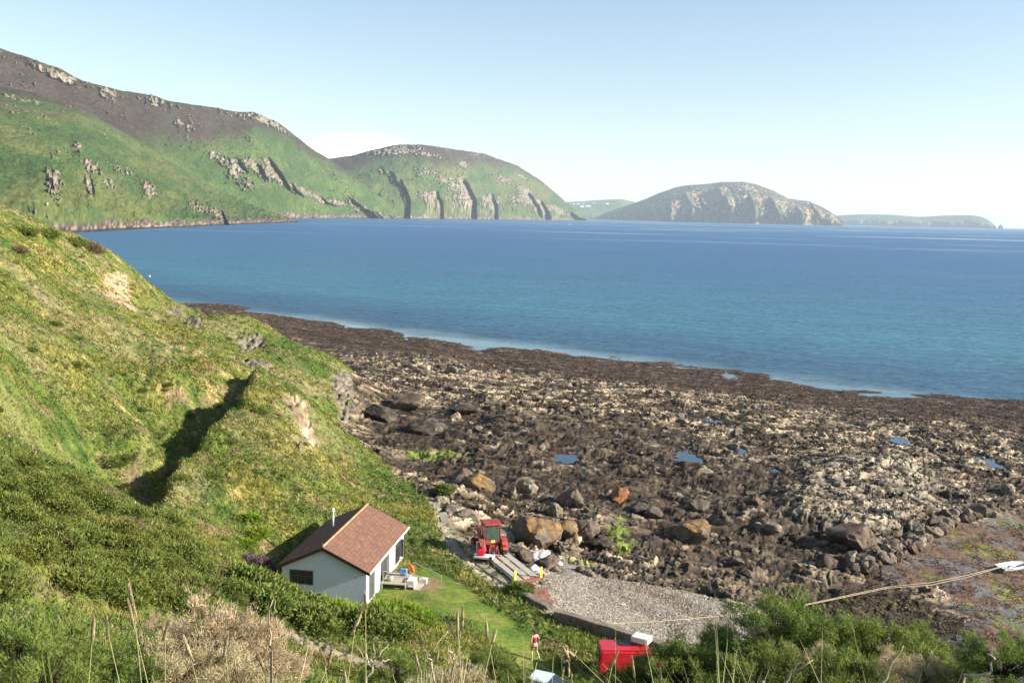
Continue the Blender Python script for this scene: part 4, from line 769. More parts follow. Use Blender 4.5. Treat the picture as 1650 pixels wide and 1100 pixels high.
# ------------------------------------------------------------------ red van with a white roof box
vp = az(947, 1084, 4.95); van = empty('red_van', (vp[0]+2.45, vp[1]-.1, 4.85), rad(3), 'red off-road van parked on the grass below the curved sea wall', 'van')
MB().prism([(-2.2, .45), (2.35, .45), (2.4, .95), (1.25, 1.10), (.95, 1.95), (-2.05, 1.98), (-2.2, 1.1)], -.82, .82).build('body', M_vred, van, bev=.09)
MB().box((-.6, 0, 2.02), (2.9, 1.45, .08), bev=.03).build('roof', M_vred, van)
MB().box((-2.17, .0, 1.5), (.03, 1.2, .52), RY(.15)).build('rear_window', M_glass, van)
MB().box((1.14, 0, 1.52), (.03, 1.35, .62), RY(-.33)).build('windscreen', M_glass, van)
for sy in (-1, 1):
    MB().box((.45, sy*.825, 1.5), (.7, .02, .48)).build('side_window', M_glass, van)
    for sx in (-1.35, 1.5):
        w = empty('wheel', (sx, sy*.74, .38)); w.parent = van
        MB().wheel((0, 0, 0), .38, .2, .22, (0, 1, 0), 20, .015).build('tyre', M_tyre, w); MB().wheel((0, 0, 0), .2, .04, .16, (0, 1, 0), 16).build('rim', M_galv, w)
    MB().box((2.41, sy*.58, .85), (.04, .2, .2)).build('headlight', M_whitep, van)
MB().box((-.45, .25, 2.09), (.9, .7, .05)).build('dark_roof_panel', M_dark, van); van.scale = (.9, .9, .9)  # flat dark panel laid on the van roof
MB().box((-2.22, 0, .55), (.12, 1.6, .18), bev=.02).box((2.42, 0, .52), (.12, 1.6, .18), bev=.02).build('bumper', M_dark, van)
for sy in (-1, 1):
    MB().box((.45, sy*.824, .95), (.015, .012, .95)).box((1.0, sy*.824, .85), (.015, .012, .7)).box((-.2, sy*.824, 1.22), (2.6, .012, .02)).build('door_seam', M_dark, van)
    for sx in (-1.35, 1.5): MB().path([(sx+.47*math.cos(rad(a)), sy*.83, .40+.47*math.sin(rad(a))) for a in range(0, 181, 20)], .035, 5).build('wheel_arch', M_dark, van)
rb_ = MB().box((0, 0, .19), (1.0, .75, .34), bev=.07).build('roof_box', M_whitep); rb_.location = Vector(van.location)+(RZ(rad(3)) @ Vector((.55, .30, 2.12)))*.9; rb_.rotation_euler.z = rad(-30); tag(rb_, 'white box sitting on the roof of the red van', 'box')

# ------------------------------------------------------------------ pale blue car
cpn = az(893, 1092, 4.95); car = empty('blue_car', (cpn[0]-.35, cpn[1]-1.75, 4.5), rad(-24), 'pale blue car parked on the grass, half hidden by the hedge', 'car'); car.scale = (.9, .9, .9)
MB().prism([(-2.0, .35), (2.0, .35), (2.03, .70), (1.85, .86), (.85, .98), (.1, 1.40), (-1.2, 1.42), (-1.75, 1.0), (-2.0, .9)], -.78, .78).build('body', M_blue, car, bev=.08)
MB().box((-.55, 0, 1.43), (1.2, 1.4, .04), bev=.015).build('roof', plain('pale_roof', (.62, .66, .72), .3, coat=.5), car)  # paler than the body: sky reflection put into the roof colour
MB().box((.50, 0, 1.21), (.86, 1.36, .02), RY(.51)).build('windscreen', M_glass, car)
MB().box((-1.50, 0, 1.23), (.6, 1.3, .02), RY(-.65)).build('rear_window', M_glass, car)
for sy in (-1, 1):
    MB().box((-.45, sy*.785, 1.18), (1.3, .02, .3)).build('side_window', M_glass, car)
    MB().box((2.02, sy*.55, .68), (.04, .3, .13)).build('headlight', M_whitep, car)
    for sx in (-1.25, 1.3):
        w = empty('wheel', (sx, sy*.70, .3)); w.parent = car
        MB().wheel((0, 0, 0), .3, .17, .18, (0, 1, 0), 20).build('tyre', M_tyre, w); MB().wheel((0, 0, 0), .17, .03, .12, (0, 1, 0), 16).build('rim', M_galv, w)

# ------------------------------------------------------------------ dinghy, ropes, buoys, village
bp_ = az(1634, 911, 1.25); 
def boat_mesh(Lb=3.1, Wb=1.35, H=.5):
    n = 15; V_ = []; 
    for i in range(n):
        u = i/(n-1); w = Wb/2*(.80+.20*math.sin(min(u*2.2, 1.57)))*(1-u**4*.97); zz = .0+.25*u**3; top = H+.16*u*u
        for k in range(9):
            a = (k/8-.5)*2; V_.append(((u-.5)*Lb, a*w, zz+(top-zz)*abs(a)**2.4))
    F_ = [(i*9+k, i*9+k+1, (i+1)*9+k+1, (i+1)*9+k) for i in range(n-1) for k in range(8)]; F_.append(tuple([0, 1, 2, 3])); 
    return V_, F_, n
V_, F_, n = boat_mesh(); bt = empty('rowing_boat', (bp_[0], bp_[1], gz(bp_[0], bp_[1])+.02), rad(18), 'small white rowing boat lying on the wet tidal flat', 'boat')
hull = npmesh('hull', V_, F_[:-1], M_whitep, parent=bt); md = hull.modifiers.new('thick', 'SOLIDIFY'); md.thickness = .035
MB().prism([(-.54, .5), (-.50, .25), (-.3, .05), (.3, .05), (.50, .25), (.54, .5)], -1.57, -1.53, 'x').build('transom', plain('transom_grey', (.12, .15, .15), .6), bt)
for xx in (-.9, .0, .8): MB().box((xx, 0, .34), (.26, 1.08, .03)).build('thwart', plain('seat_blue', (.25, .32, .42), .6), bt)
MB().path([(-1.5, -.56, .50), (-.5, -.66, .54), (.5, -.62, .60), (1.2, -.40, .64), (1.53, 0, .66), (1.2, .40, .64), (.5, .62, .60), (-.5, .66, .54), (-1.5, .56, .50)], .03).build('gunwale', M_whitep, bt)
def rope(pts, label):
    P = []
    for a, b_ in zip(pts[:-1], pts[1:]):
        for k in range(8): u = k/8; P.append(tuple(a[i]+(b_[i]-a[i])*u for i in range(3)))
    P.append(tuple(pts[-1])); return tag(MB().path(P, .017, 5).build('rope', M_rope, smooth=True), label, 'rope', 'mooring ropes to the rowing boat')
rope([azl(1614, 912, 1.75), azl(1560, 926, 1.9), azl(1500, 938, 2.1), azl(1430, 945, 2.25), azl(1360, 960, 2.6), azl(1280, 977, 3.0), azl(1180, 990, 3.6), azl(1080, 999, 4.0), azl(955, 1006, 4.6)], 'upper mooring rope running from the boat transom to the beach wall')
rope([azl(1614, 913, 1.65), azl(1560, 929, 1.75), azl(1500, 942, 1.95), azl(1430, 947, 2.2), azl(1350, 964, 2.5), azl(1290, 976, 2.9)], 'lower mooring rope dipping beside the other as it leaves the boat')
for (a, b_, r_, c_, nm, lb, ct_) in ((917, 362.5, 2.2, M_whitep, 'buoy', 'white mooring buoy far out near the foot of the heather hill', 'buoy'), (241, 446, .45, M_whitep, 'buoy', 'tiny white float on the water just past the grassy headland', 'buoy')):
    p = az(a, b_, 0); o = MB().path([(0, 0, -r_*.3), (0, 0, r_*.2), (0, 0, r_*.7), (0, 0, r_*1.3), (0, 0, r_*1.6)], [r_*.3, r_*.8, r_*.8, r_*.4, r_*.12], 12).build(nm, c_, smooth=True); o.location = p; tag(o, lb, ct_)
p = az(457, 361, 0); 
hs = [(916, 329, 60, 14), (925, 329, 50, 14), (933, 329, 70, 16), (939, 328.5, 50, 14), (957, 327, 60, 14), (968, 327.5, 70, 14), (941, 333.5, 130, 20), (948, 333, 90, 30), (978, 328.5, 50, 14)]
hl = ['leftmost tiny white house on the distant farmland', 'second tiny white house on the distant farmland', 'larger white house in the middle of the upper distant row', 'tiny white house just right of the upper row middle', 'small white house toward the right of the upper row', 'wide white house at the right of the upper row', 'long low white building below the upper row of houses', 'tall white building beside the long low one', 'last white house by the shoulder of the island']
for (a, b_, w_, h_), lb in zip(hs, hl):
    p = ad(a, b_, 16350); o = empty('farmhouse', (p[0], p[1], p[2]-6), rad(random.uniform(-20, 20)), lb, 'house', 'white houses on the distant farmland')
    MB().box((0, 0, h_/2), (w_, 25, h_)).build('wall', M_whitep, o); MB().prism([(-w_/2-1, h_), (w_/2+1, h_), (w_/2-6, h_+9), (-w_/2+6, h_+9)], -13, 13).build('roof', plain('slate', (.2, .2, .22), .8), o)

LM = [(1107, 737, 'the heart-shaped rock pool'), (914, 738, 'the pool in the dark rocks'), (700, 733, 'the green weed patch'), (1000, 868, 'the green weed streak'), (998, 806, 'the rust-orange boulder'), (1110, 858, 'the large yellow-topped boulder'), (1447, 707, 'the pool under the ledges'), (1592, 742, 'the right-hand pool'), (1378, 888, 'the great smooth boulder'), (815, 570, 'the small tidal inlet'), (1500, 640, 'the outer reef'), (1190, 726, 'the little cleft pool'), (922, 812, 'the dark-faced boulder'), (858, 862, 'the huge lichen boulder'), (1100, 1000, 'the wrack line on the shingle'), (1330, 790, 'the broad pale rock face'), (1550, 840, 'the breakwater'), (620, 660, 'the crumbling cliff'),
 (190, 465, 'the bare earth scar'), (145, 400, 'the headland edge'), (480, 680, 'the spur rock face'), (420, 605, 'the head of the gully shadow'), (300, 745, 'the gully shadow'), (245, 825, 'the foot of the gully shadow'), (515, 890, 'the cottage gable'), (430, 860, 'the cottage shadow'), (330, 1000, 'the dead gorse'), (60, 1050, 'the corner gorse'), (400, 565, 'the grey rock bench'), (490, 560, 'the grassy mound'), (20, 560, 'the picture edge'), (150, 880, 'the darkest scrub hollow')]
USED = {}
def where(px_, py_, head):
    c = sorted(((math.hypot(px_-a, (py_-b_)*1.5), a, b_, n_) for a, b_, n_ in LM))
    for d_, a, b_, n_ in c[:9]:
        dx, dy = px_-a, py_-b_; how = ('far ' if d_ > 140 else ('close ' if d_ < 45 else '')); s1 = ('above' if dy < 0 else 'below') if abs(dy)*1.5 > abs(dx) else ('right of' if dx > 0 else 'left of')
        t_ = head+' '+how+s1+' '+n_
        if t_ not in USED: USED[t_] = 1; return t_
    d_, a, b_, n_ = c[0]; e_ = c[1][3]
    for q in ('between %s and %s' % (n_, e_), 'off %s toward %s' % (n_, c[2][3]), 'off %s toward %s' % (e_, c[3][3]), 'past %s by %s' % (e_, c[2][3])):
        t_ = head+' '+q
        if t_ not in USED and len(t_.split()) < 17: USED[t_] = 1; return t_
    return head+' in the crowded stretch near '+n_
# ------------------------------------------------------------------ boulders
M_boul = colmat('boulder_stone', .85, ((2., .3), (9., .45)), .09, 6., spec=.2)
def boulder_mesh(seed, c1, c2, flat=.7, lichen=None, weed=None, sub=4):
    r = random.Random(seed); bm = bmesh.new(); bmesh.ops.create_icosphere(bm, subdivisions=sub, radius=1)
    co = np.array([v.co[:] for v in bm.verts]); fc = np.array([[v.index for v in f.verts] for f in bm.faces]); bm.free()
    d = co/np.linalg.norm(co, axis=1)[:, None]; rr = np.full(len(d), 1.25)
    for k in range(11):
        n = np.array([r.gauss(0, 1), r.gauss(0, 1), r.gauss(0, .9)]); n /= np.linalg.norm(n); h = r.uniform(.62, 1.0); q = d@n; rr = np.where(q > .05, np.minimum(rr, h/np.maximum(q, .05)), rr)
    rr *= 1+.12*fbm(d[:, 0]*1.6+seed, d[:, 1]*1.6+d[:, 2]*1.3, seed, 3)+.08*fbm(d[:, 0]*5+seed, d[:, 1]*5+d[:, 2]*5, seed+5, 3)-.07*np.exp(-(fbm(d[:, 0]*2.2+d[:, 2]*2+seed, d[:, 1]*2.2, seed+6, 3)/.05)**2)
    P = d*rr[:, None]; P[:, 2] *= flat
    n = fbm(P[:, 0]*2+seed, P[:, 1]*2+P[:, 2]*1.5, seed+9, 3); C_ = mixc(np.zeros((len(P), 3), np.float32)+c1, c2, sstep(-.25, .25, n))
    if lichen is not None: C_ = mixc(C_, lichen, sstep(.05, .35, P[:, 2]+.8*n)*sstep(-.2, .15, fbm(P[:, 0]*4, P[:, 1]*4, seed+2, 4))*.85)
    C_ = mixc(C_, np.asarray(c1)*.35, sstep(.12, .35, fbm(P[:, 0]*3+7, P[:, 1]*3+P[:, 2]*3, seed+4, 4))*.7)
    if weed is not None: C_ = mixc(C_, weed, sstep(.1, -.2, P[:, 2]+.5*n)*.9)
    me = bpy.data.meshes.new('boulder'); me.from_pydata(P.tolist(), [], fc.tolist()); me.materials.append(M_boul)
    a = me.color_attributes.new('Col', 'FLOAT_COLOR', 'POINT'); c = np.ones((len(P), 4), np.float32); c[:, :3] = C_; a.data.foreach_set('color', c.ravel())
    for p_ in me.polygons: p_.use_smooth = True
    try: me.set_sharp_from_angle(angle=rad(32))
    except Exception: pass
    return me
c_lt = [.30, .24, .175]; c_gr = [.15, .125, .10]; c_br = [.12, .08, .055]; c_dk = [.05, .038, .03]
BM = dict(light=[boulder_mesh(i, c_lt, c_gr, .7) for i in range(4)], brown=[boulder_mesh(10+i, c_br, c_gr, .72, weed=c_dk) for i in range(4)],
          dark=[boulder_mesh(20+i, c_dk, [.11, .09, .07], .65) for i in range(4)], lichen=[boulder_mesh(30+i, c_gr, c_br, .7, lichen=[.34, .18, .03]) for i in range(3)],
          white=[boulder_mesh(40+i, [.72, .70, .66], [.55, .52, .47], .7) for i in range(2)], orange=[boulder_mesh(50, [.35, .15, .06], [.25, .12, .06], .7)])
def boulder(px_, py_, zz, wpx, kind, label=None, group=None, hs_=1.0, rz=None, sink=.25):
    p = az(px_, py_, zz); g_ = gz(p[0], p[1])
    for _ in range(3): p = az(px_, py_, g_+.1); g_ = gz(p[0], p[1])
    s = wpx/1604*math.hypot(p[0], p[1], p[2]-CZ)/2.0
    return put_boulder(p[0], p[1], g_, s, kind, label, group, hs_, rz, sink)
def put_boulder(x_, y_, g_, s, kind, label, group=None, hs_=1.0, rz=None, sink=.25):
    me = random.choice(BM[kind]); o = bpy.data.objects.new('boulder', me); COL.objects.link(o)
    o.location = (x_, y_, g_+s*hs_*.5-s*sink); o.rotation_euler = (random.uniform(-.2, .2), random.uniform(-.2, .2), random.uniform(0, 6.3) if rz is None else rz)
    o.scale = (s*random.uniform(.9, 1.1), s*random.uniform(.75, 1.0), s*hs_); return tag(o, label, 'boulder', group)
BL = [(860, 868, 4.2, 92, 'lichen', 'huge humped boulder capped with orange lichen beside the tractor', 1.0), (905, 862, 4, 60, 'lichen', 'broad lichen-topped boulder right of the huge humped one', .9), (768, 783, 3.6, 52, 'lichen', 'orange-capped boulder above the head of the grass path', 1.), (742, 772, 3.6, 38, 'brown', 'brown boulder left of the orange-capped one at the path head', .9),
 (850, 792, 3.4, 42, 'light', 'pale pointed boulder on the dark rock sheet above the tractor', .9), (826, 797, 3.4, 22, 'light', 'small upright pale stone left of the pale pointed boulder', 1.2), (922, 812, 3.2, 48, 'brown', 'dark-faced brown boulder up the shore from the lichen boulders', 1.), (896, 826, 3.6, 32, 'light', 'sandy boulder left of the dark-faced brown boulder', 1.), (943, 858, 3.8, 50, 'brown', 'squat brown boulder at the end of the lichen row', .9), (965, 872, 3.7, 34, 'dark', 'dark boulder closing the lichen row on the shingle side', .9),
 (835, 885, 4.4, 40, 'dark', 'dark boulder tucked under the huge humped one', .9), (812, 868, 4.6, 48, 'light', 'pale boulder touching the right side of the tractor', .8), (848, 902, 4.3, 30, 'brown', 'angular brown boulder above the trailer planks', 1.), (868, 893, 4.2, 34, 'white', 'white-topped boulder above the trailer planks', .8), (882, 905, 4.1, 34, 'brown', 'shaggy brown boulder nearest the shingle by the trailer', 1.), (860, 917, 4.2, 18, 'white', 'small white stone beside the trailer tail', .9), (900, 907, 3.9, 15, 'white', 'small white stone alone on the shingle top', .8), (893, 920, 3.9, 18, 'light', 'small tan stone by the yellow marker board', .8),
 (730, 825, 4.4, 60, 'light', 'long pale slab of rock lying left of the tractor', .5), (758, 838, 4.6, 44, 'light', 'tilted pale boulder just up the slope from the tractor', .7), (712, 808, 4.5, 28, 'light', 'pale stone at the grass edge near the path bend', .8),
 (998, 806, 3., 34, 'orange', 'rust-orange boulder standing in the middle of the shore', 1.), (1055, 832, 3., 34, 'brown', 'brown boulder right of the rust-orange one', .9), (1030, 818, 3., 30, 'dark', 'dark boulder between the rust-orange and brown ones', .9), (1110, 858, 3., 68, 'lichen', 'large grey boulder with a yellow-green top in the mid shore', .8), (1125, 822, 2.9, 34, 'brown', 'reddish brown boulder above the large yellow-topped one', .9), (1160, 840, 2.8, 44, 'dark', 'dark wedge-shaped boulder right of the large yellow-topped one', 1.), (1215, 812, 2.7, 30, 'brown', 'brown block above the weed-covered reef', 1.), (1240, 855, 2.6, 30, 'light', 'pale round stone in the weed below the brown block', .8), (1222, 850, 2.6, 20, 'light', 'smaller pale stone left of the pale round one', .9), (1190, 905, 2.7, 24, 'brown', 'brown stone on the dark weed sheet', .8),
 (1378, 888, 2.2, 70, 'brown', 'great smooth boulder at the head of the stone breakwater', .8), (1330, 905, 2.2, 44, 'dark', 'dark boulder behind the head of the stone breakwater', .8), (1622, 792, 1.9, 26, 'light', 'tan rounded boulder near the far end of the breakwater', .9), (1598, 830, 1.8, 18, 'light', 'pale stone just below the far end of the breakwater', .9), (620, 678, 3.4, 52, 'dark', 'rounded dark rock at the foot of the crumbling cliff', .9), (655, 655, 3.2, 60, 'brown', 'rounded brown rock below the grassy cliff end', .7), (688, 690, 3.2, 56, 'dark', 'rounded black rock right of the cliff foot', .8), (745, 668, 3., 50, 'dark', 'low dark rock farther out from the cliff foot', .6), (820, 680, 2.8, 60, 'brown', 'broad hump of brown rock above the green weed patch', .5),
 (745, 740, 3.4, 14, 'dark', 'small black upright stone in the green weed patch', 1.3), (815, 600, 2, 16, 'light', 'pale boulder in the small inlet of the shore', 1.)]
for (a, b_, c_, d_, k_, lb, h_) in BL: boulder(a, b_, c_, d_, k_, lb, hs_=h_)
ORD = 'first second third fourth fifth sixth seventh eighth ninth tenth eleventh twelfth thirteenth fourteenth fifteenth sixteenth seventeenth eighteenth nineteenth twentieth twenty-first twenty-second'.split()
# the breakwater: courses of rounded stones
line = [(1362, 918), (1385, 925), (1408, 915), (1428, 905), (1452, 900), (1470, 888), (1486, 876), (1500, 864), (1518, 855), (1536, 846), (1556, 838), (1578, 830), (1600, 822)]
ln = np.array(line, float); cum = np.r_[0, np.cumsum(np.hypot(*np.diff(ln, axis=0).T))]
cnt = 0
for row, (off, nrow, cname) in enumerate(((0, 22, 'front'), (-9, 22, 'middle'), (-19, 18, 'back'))):
    for k in range(nrow):
        s_ = (k+.5+random.uniform(-.2, .2))/nrow*cum[-1]*(1 if row < 2 else .8); a = np.interp(s_, cum, ln[:, 0])+random.uniform(-3, 3); b_ = np.interp(s_, cum, ln[:, 1])+off+random.uniform(-2, 2)
        boulder(a, b_, 1.7, random.uniform(17, 27)*(1.1-.25*s_/cum[-1]), random.choice(['brown', 'light', 'brown']), 'weed-stained rounded stone, %s from the near end of the %s course of the breakwater' % (ORD[k], cname), 'stones of the rough breakwater', hs_=.95, sink=.1); cnt += 1
# loose boulders over the ledges: nothing tells one from the next
SZ = lambda w, a, b_: 'small' if w < a else ('large' if w > b_ else 'middling')
for zone, lb, kinds_, nz, rng_ in (('upper', 'loose weathered boulder lying on the pale broken ledges of the shore', ['light', 'light', 'brown'], 70, (620, 1640, 600, 740)), ('lower', 'loose brown boulder lying among the dark weedy rocks above the shingle', ['brown', 'dark', 'light', 'brown'], 75, (900, 1420, 790, 930))):
    k = 0
    while k < nz:
        a = random.uniform(rng_[0], rng_[1]); b_ = random.uniform(rng_[2], rng_[3]); p = az(a, b_, 2.5)
        ff = sdist(np.array([p[0]]), np.array([p[1]]), LAND)[0]
        if ff > -2 or (zone == 'upper' and b_ < 560+.126*(a-600)+14) or sdist(np.array([p[0]]), np.array([p[1]]), SHING)[0] > 0 or sdist(np.array([p[0]]), np.array([p[1]]), FLAT)[0] > -1: continue
        w_ = random.uniform(8, 20) if zone == 'upper' else random.uniform(7, 17); kc = random.choice(kinds_); lb = where(a, b_, '%s %s boulder' % (SZ(w_, 12, 18), 'pale' if kc == 'light' else kc))
        boulder(a, b_, 2.4, w_, kc, lb, 'loose boulders on the '+('pale ledges' if zone == 'upper' else 'weedy rocks'), hs_=random.uniform(.6, 1.), sink=.2); k += 1
print('boulders', time.time()-T0)

# ------------------------------------------------------------------ loose stones of shingle and shore (nobody could count them)
def stone_field(name, xs_, ys_, ss, cols_):
    n = len(xs_); base = np.array([(1,0,0),(-1,0,0),(0,1,0),(0,-1,0),(0,0,1),(0,0,-1)], float); fcs = np.array([(0,2,4),(2,1,4),(1,3,4),(3,0,4),(2,0,5),(1,2,5),(3,1,5),(0,3,5)])
    zz = ground(xs_, ys_); a = rng.uniform(0, 6.28, n); sc3 = ss[:, None, None]*(.6+.6*rng.random((n, 6, 1)))*base[None]*np.array([1, .8, .6])
    X_ = sc3[..., 0]*np.cos(a)[:, None]-sc3[..., 1]*np.sin(a)[:, None]+xs_[:, None]; Y_ = sc3[..., 0]*np.sin(a)[:, None]+sc3[..., 1]*np.cos(a)[:, None]+ys_[:, None]; Z_ = sc3[..., 2]+zz[:, None]+ss[:, None]*.15
    V_ = np.stack([X_, Y_, Z_], -1).reshape(-1, 3); Fq = (fcs[None]+6*np.arange(n)[:, None, None]).reshape(-1, 3)
    return tag(npmesh(name, V_, Fq, M_boul, np.repeat(cols_, 6, 0), smooth=False), kind='stuff')
flat_i = np.arange(NU*NV); vis = (np.abs(GX) < .56*GY+2).ravel()
def pick(mask, n):
    c = flat_i[mask & vis]; c = rng.choice(c, n, replace=len(c) < n); st = .5
    return GX.ravel()[c]+rng.normal(0, .12, n), GY.ravel()[c]+rng.normal(0, .2, n), c
xs_, ys_, ci = pick(cls == 4, 30000); hgt = rng.random(len(ci)); cb = np.stack([.44-.22*hgt, .385-.20*hgt, .315-.17*hgt], -1)*(.7+.6*rng.random((len(ci), 1))); stone_field('pebbles', xs_, ys_, rng.uniform(.03, .10, len(ci)), cb)
xs_, ys_, ci = pick((cls == 3) & (GZ.ravel() > 1.2) & (I['beltw'].ravel()+.6*rng.random(NU*NV) < .8) & (mask_weed.ravel() < .5), 22000); cb = CC[ci]*(.7+.7*rng.random((len(ci), 1)))+rng.random((len(ci), 1))*np.array([.05, .042, .03]); stone_field('loose_rubble', xs_, ys_, .05+.26*rng.random(len(ci))**3+.0006*ys_, cb)

# ------------------------------------------------------------------ vegetation
M_twig0 = colmat('wrack', .55, ((2., .2),), 0, spec=.4)
M_leaf = colmat('foliage', .75, ((.8, .15),), 0, spec=.25)
def add_translucent(m):
    t = m.node_tree; b = t.nodes['Principled BSDF']; src = b.inputs['Base Color'].links[0].from_socket
    oi = t.nodes.new('ShaderNodeObjectInfo'); hv = t.nodes.new('ShaderNodeHueSaturation'); r = t.nodes.new('ShaderNodeMapRange'); t.links.new(oi.outputs['Random'], r.inputs[0]); r.inputs[3].default_value = .485; r.inputs[4].default_value = .515; t.links.new(r.outputs[0], hv.inputs['Hue']); t.links.new(src, hv.inputs['Color'])
    t.links.new(hv.outputs[0], b.inputs['Base Color']); tr_ = t.nodes.new('ShaderNodeBsdfTranslucent'); t.links.new(hv.outputs[0], tr_.inputs[0]); mxs = t.nodes.new('ShaderNodeMixShader'); mxs.inputs[0].default_value = .28
    t.links.new(b.outputs[0], mxs.inputs[1]); t.links.new(tr_.outputs[0], mxs.inputs[2]); t.links.new(mxs.outputs[0], t.nodes['Material Output'].inputs[0])
add_translucent(M_leaf)
def blades(px_, py_, pz_, h, w, lean, col, tipcol, seg=1):
    """one pointed blade each; seg=1: a triangle, seg=2: bent"""
    n = len(px_); a = rng.uniform(0, 6.283, n); ca, sa = np.cos(a), np.sin(a); la = rng.uniform(0, 6.283, n); lx, ly = np.cos(la)*lean*h, np.sin(la)*lean*h
    b0 = np.stack([px_-ca*w, py_-sa*w, pz_], -1); b1 = np.stack([px_+ca*w, py_+sa*w, pz_], -1)
    if seg == 1:
        tp = np.stack([px_+lx, py_+ly, pz_+h*np.sqrt(np.maximum(1-lean**2, .1))], -1)
        return np.stack([b0, b1, tp], 1).reshape(-1, 3), np.arange(n*3).reshape(-1, 3), np.stack([col, col, tipcol], 1).reshape(-1, 3)
    m0 = np.stack([px_-ca*w*.8+lx*.35, py_-sa*w*.8+ly*.35, pz_+h*.6], -1); m1 = np.stack([px_+ca*w*.8+lx*.35, py_+sa*w*.8+ly*.35, pz_+h*.6], -1); tp = np.stack([px_+lx, py_+ly, pz_+h*.92], -1)
    V_ = np.stack([b0, b1, m1, m0, tp], 1).reshape(-1, 3); i = 5*np.arange(n)[:, None, None]; Fq = (np.array([(0,1,2),(0,2,3),(3,2,4)])[None]+i).reshape(-1, 3)
    return V_, Fq, np.stack([col, col, (col+tipcol)/2, (col+tipcol)/2, tipcol], 1).reshape(-1, 3)
def cat_(L_):
    off = 0; Vs, Fs, Cs = [], [], []
    for V_, F_, C_ in L_: Vs.append(V_); Fs.append(F_+off); Cs.append(C_); off += len(V_)
    return np.concatenate(Vs), np.concatenate(Fs), np.concatenate(Cs)
xs_, ys_, ci = pick((cls == 0) & (land_rock.ravel() < .45) & (pw.ravel() < .3) & (GY.ravel() > 9), 150000)
near = ys_ > 0
reps = 5; X5 = np.repeat(xs_, reps)+rng.normal(0, .10, len(xs_)*reps); Y5 = np.repeat(ys_, reps)+rng.normal(0, .10, len(xs_)*reps)
tl_n = np.repeat(sstep(-.3, .4, n1.ravel()[ci]), reps); dist_ = np.hypot(X5, Y5)
hgt = (.10+.26*rng.random(len(X5))**1.5)*(.6+.8*tl_n); wid = .006+.00042*dist_
cb = np.repeat(CC[ci], reps, 0)*(.75+.7*rng.random((len(X5), 1))); tipc = cb*np.array([1.35, 1.25, 1.0])+np.repeat(rng.random((len(ci), 1))**3*.10, reps, 0)*np.array([1, .85, .4])
V_, F_, C_ = blades(X5, Y5, ground(X5, Y5)-.02, hgt, wid, .45, cb, tipc); tag(npmesh('grass', V_, F_, M_leaf, np.clip(C_, 0, .8), smooth=False), kind='stuff')
k_m = (cls == 0) & (pw.ravel() < .2) & (land_rock.ravel() < .3) & (GY.ravel() > 20) & ((n5+.5*n1).ravel()+.25*rng.standard_normal(NU*NV) > .10)
xs_, ys_, ci = pick(k_m, 17000); reps = 12; R9 = rng.uniform(.12, .32, len(xs_)); X5 = np.repeat(xs_, reps)+np.repeat(R9, reps)*rng.normal(0, .8, len(xs_)*reps); Y5 = np.repeat(ys_, reps)+np.repeat(R9, reps)*rng.normal(0, .8, len(xs_)*reps); dist_ = np.hypot(X5, Y5)
kind_ = rng.random(len(ci)); base_c = np.where((kind_ < .62)[:, None], np.array([.070, .108, .022]), np.where((kind_ < .82)[:, None], np.array([.15, .19, .035]), np.array([.28, .21, .12])))*(.7+.6*rng.random((len(ci), 1)))
cb = np.repeat(base_c, reps, 0)*(.7+.6*rng.random((len(X5), 1))); V_, F_, C_ = blades(X5, Y5, ground(X5, Y5)+rng.uniform(-.02, .16, len(X5)), rng.uniform(.08, .26, len(X5)), .02+.00055*dist_, .75, cb, cb*1.6); tag(npmesh('undergrowth', V_, F_, M_leaf, np.clip(C_, 0, .8), smooth=False), kind='stuff')
sw_m = ((cls == 3) & (mask_weed.ravel()+reef.ravel() > .4) | (cls == 5) & ((n5+n2).ravel() > .02)) & (GZ.ravel() > .15)
xs_, ys_, ci = pick(sw_m, 15000); reps = 5; X5 = np.repeat(xs_, reps)+rng.normal(0, .22, len(xs_)*reps); Y5 = np.repeat(ys_, reps)+rng.normal(0, .3, len(xs_)*reps); dist_ = np.hypot(X5, Y5)
cb = np.repeat(np.where(rng.random((len(ci), 1)) < .7, np.array([.055, .028, .014]), np.array([.10, .065, .025]))*(.6+.9*rng.random((len(ci), 1))), reps, 0)
V_, F_, C_ = blades(X5, Y5, ground(X5, Y5)+.0, rng.uniform(.08, .30, len(X5)), .02+.0004*dist_, .9, cb, cb*1.5); tag(npmesh('seaweed', V_, F_, M_twig0, np.clip(C_, 0, .8), smooth=False), kind='stuff')
print('grass', time.time()-T0)

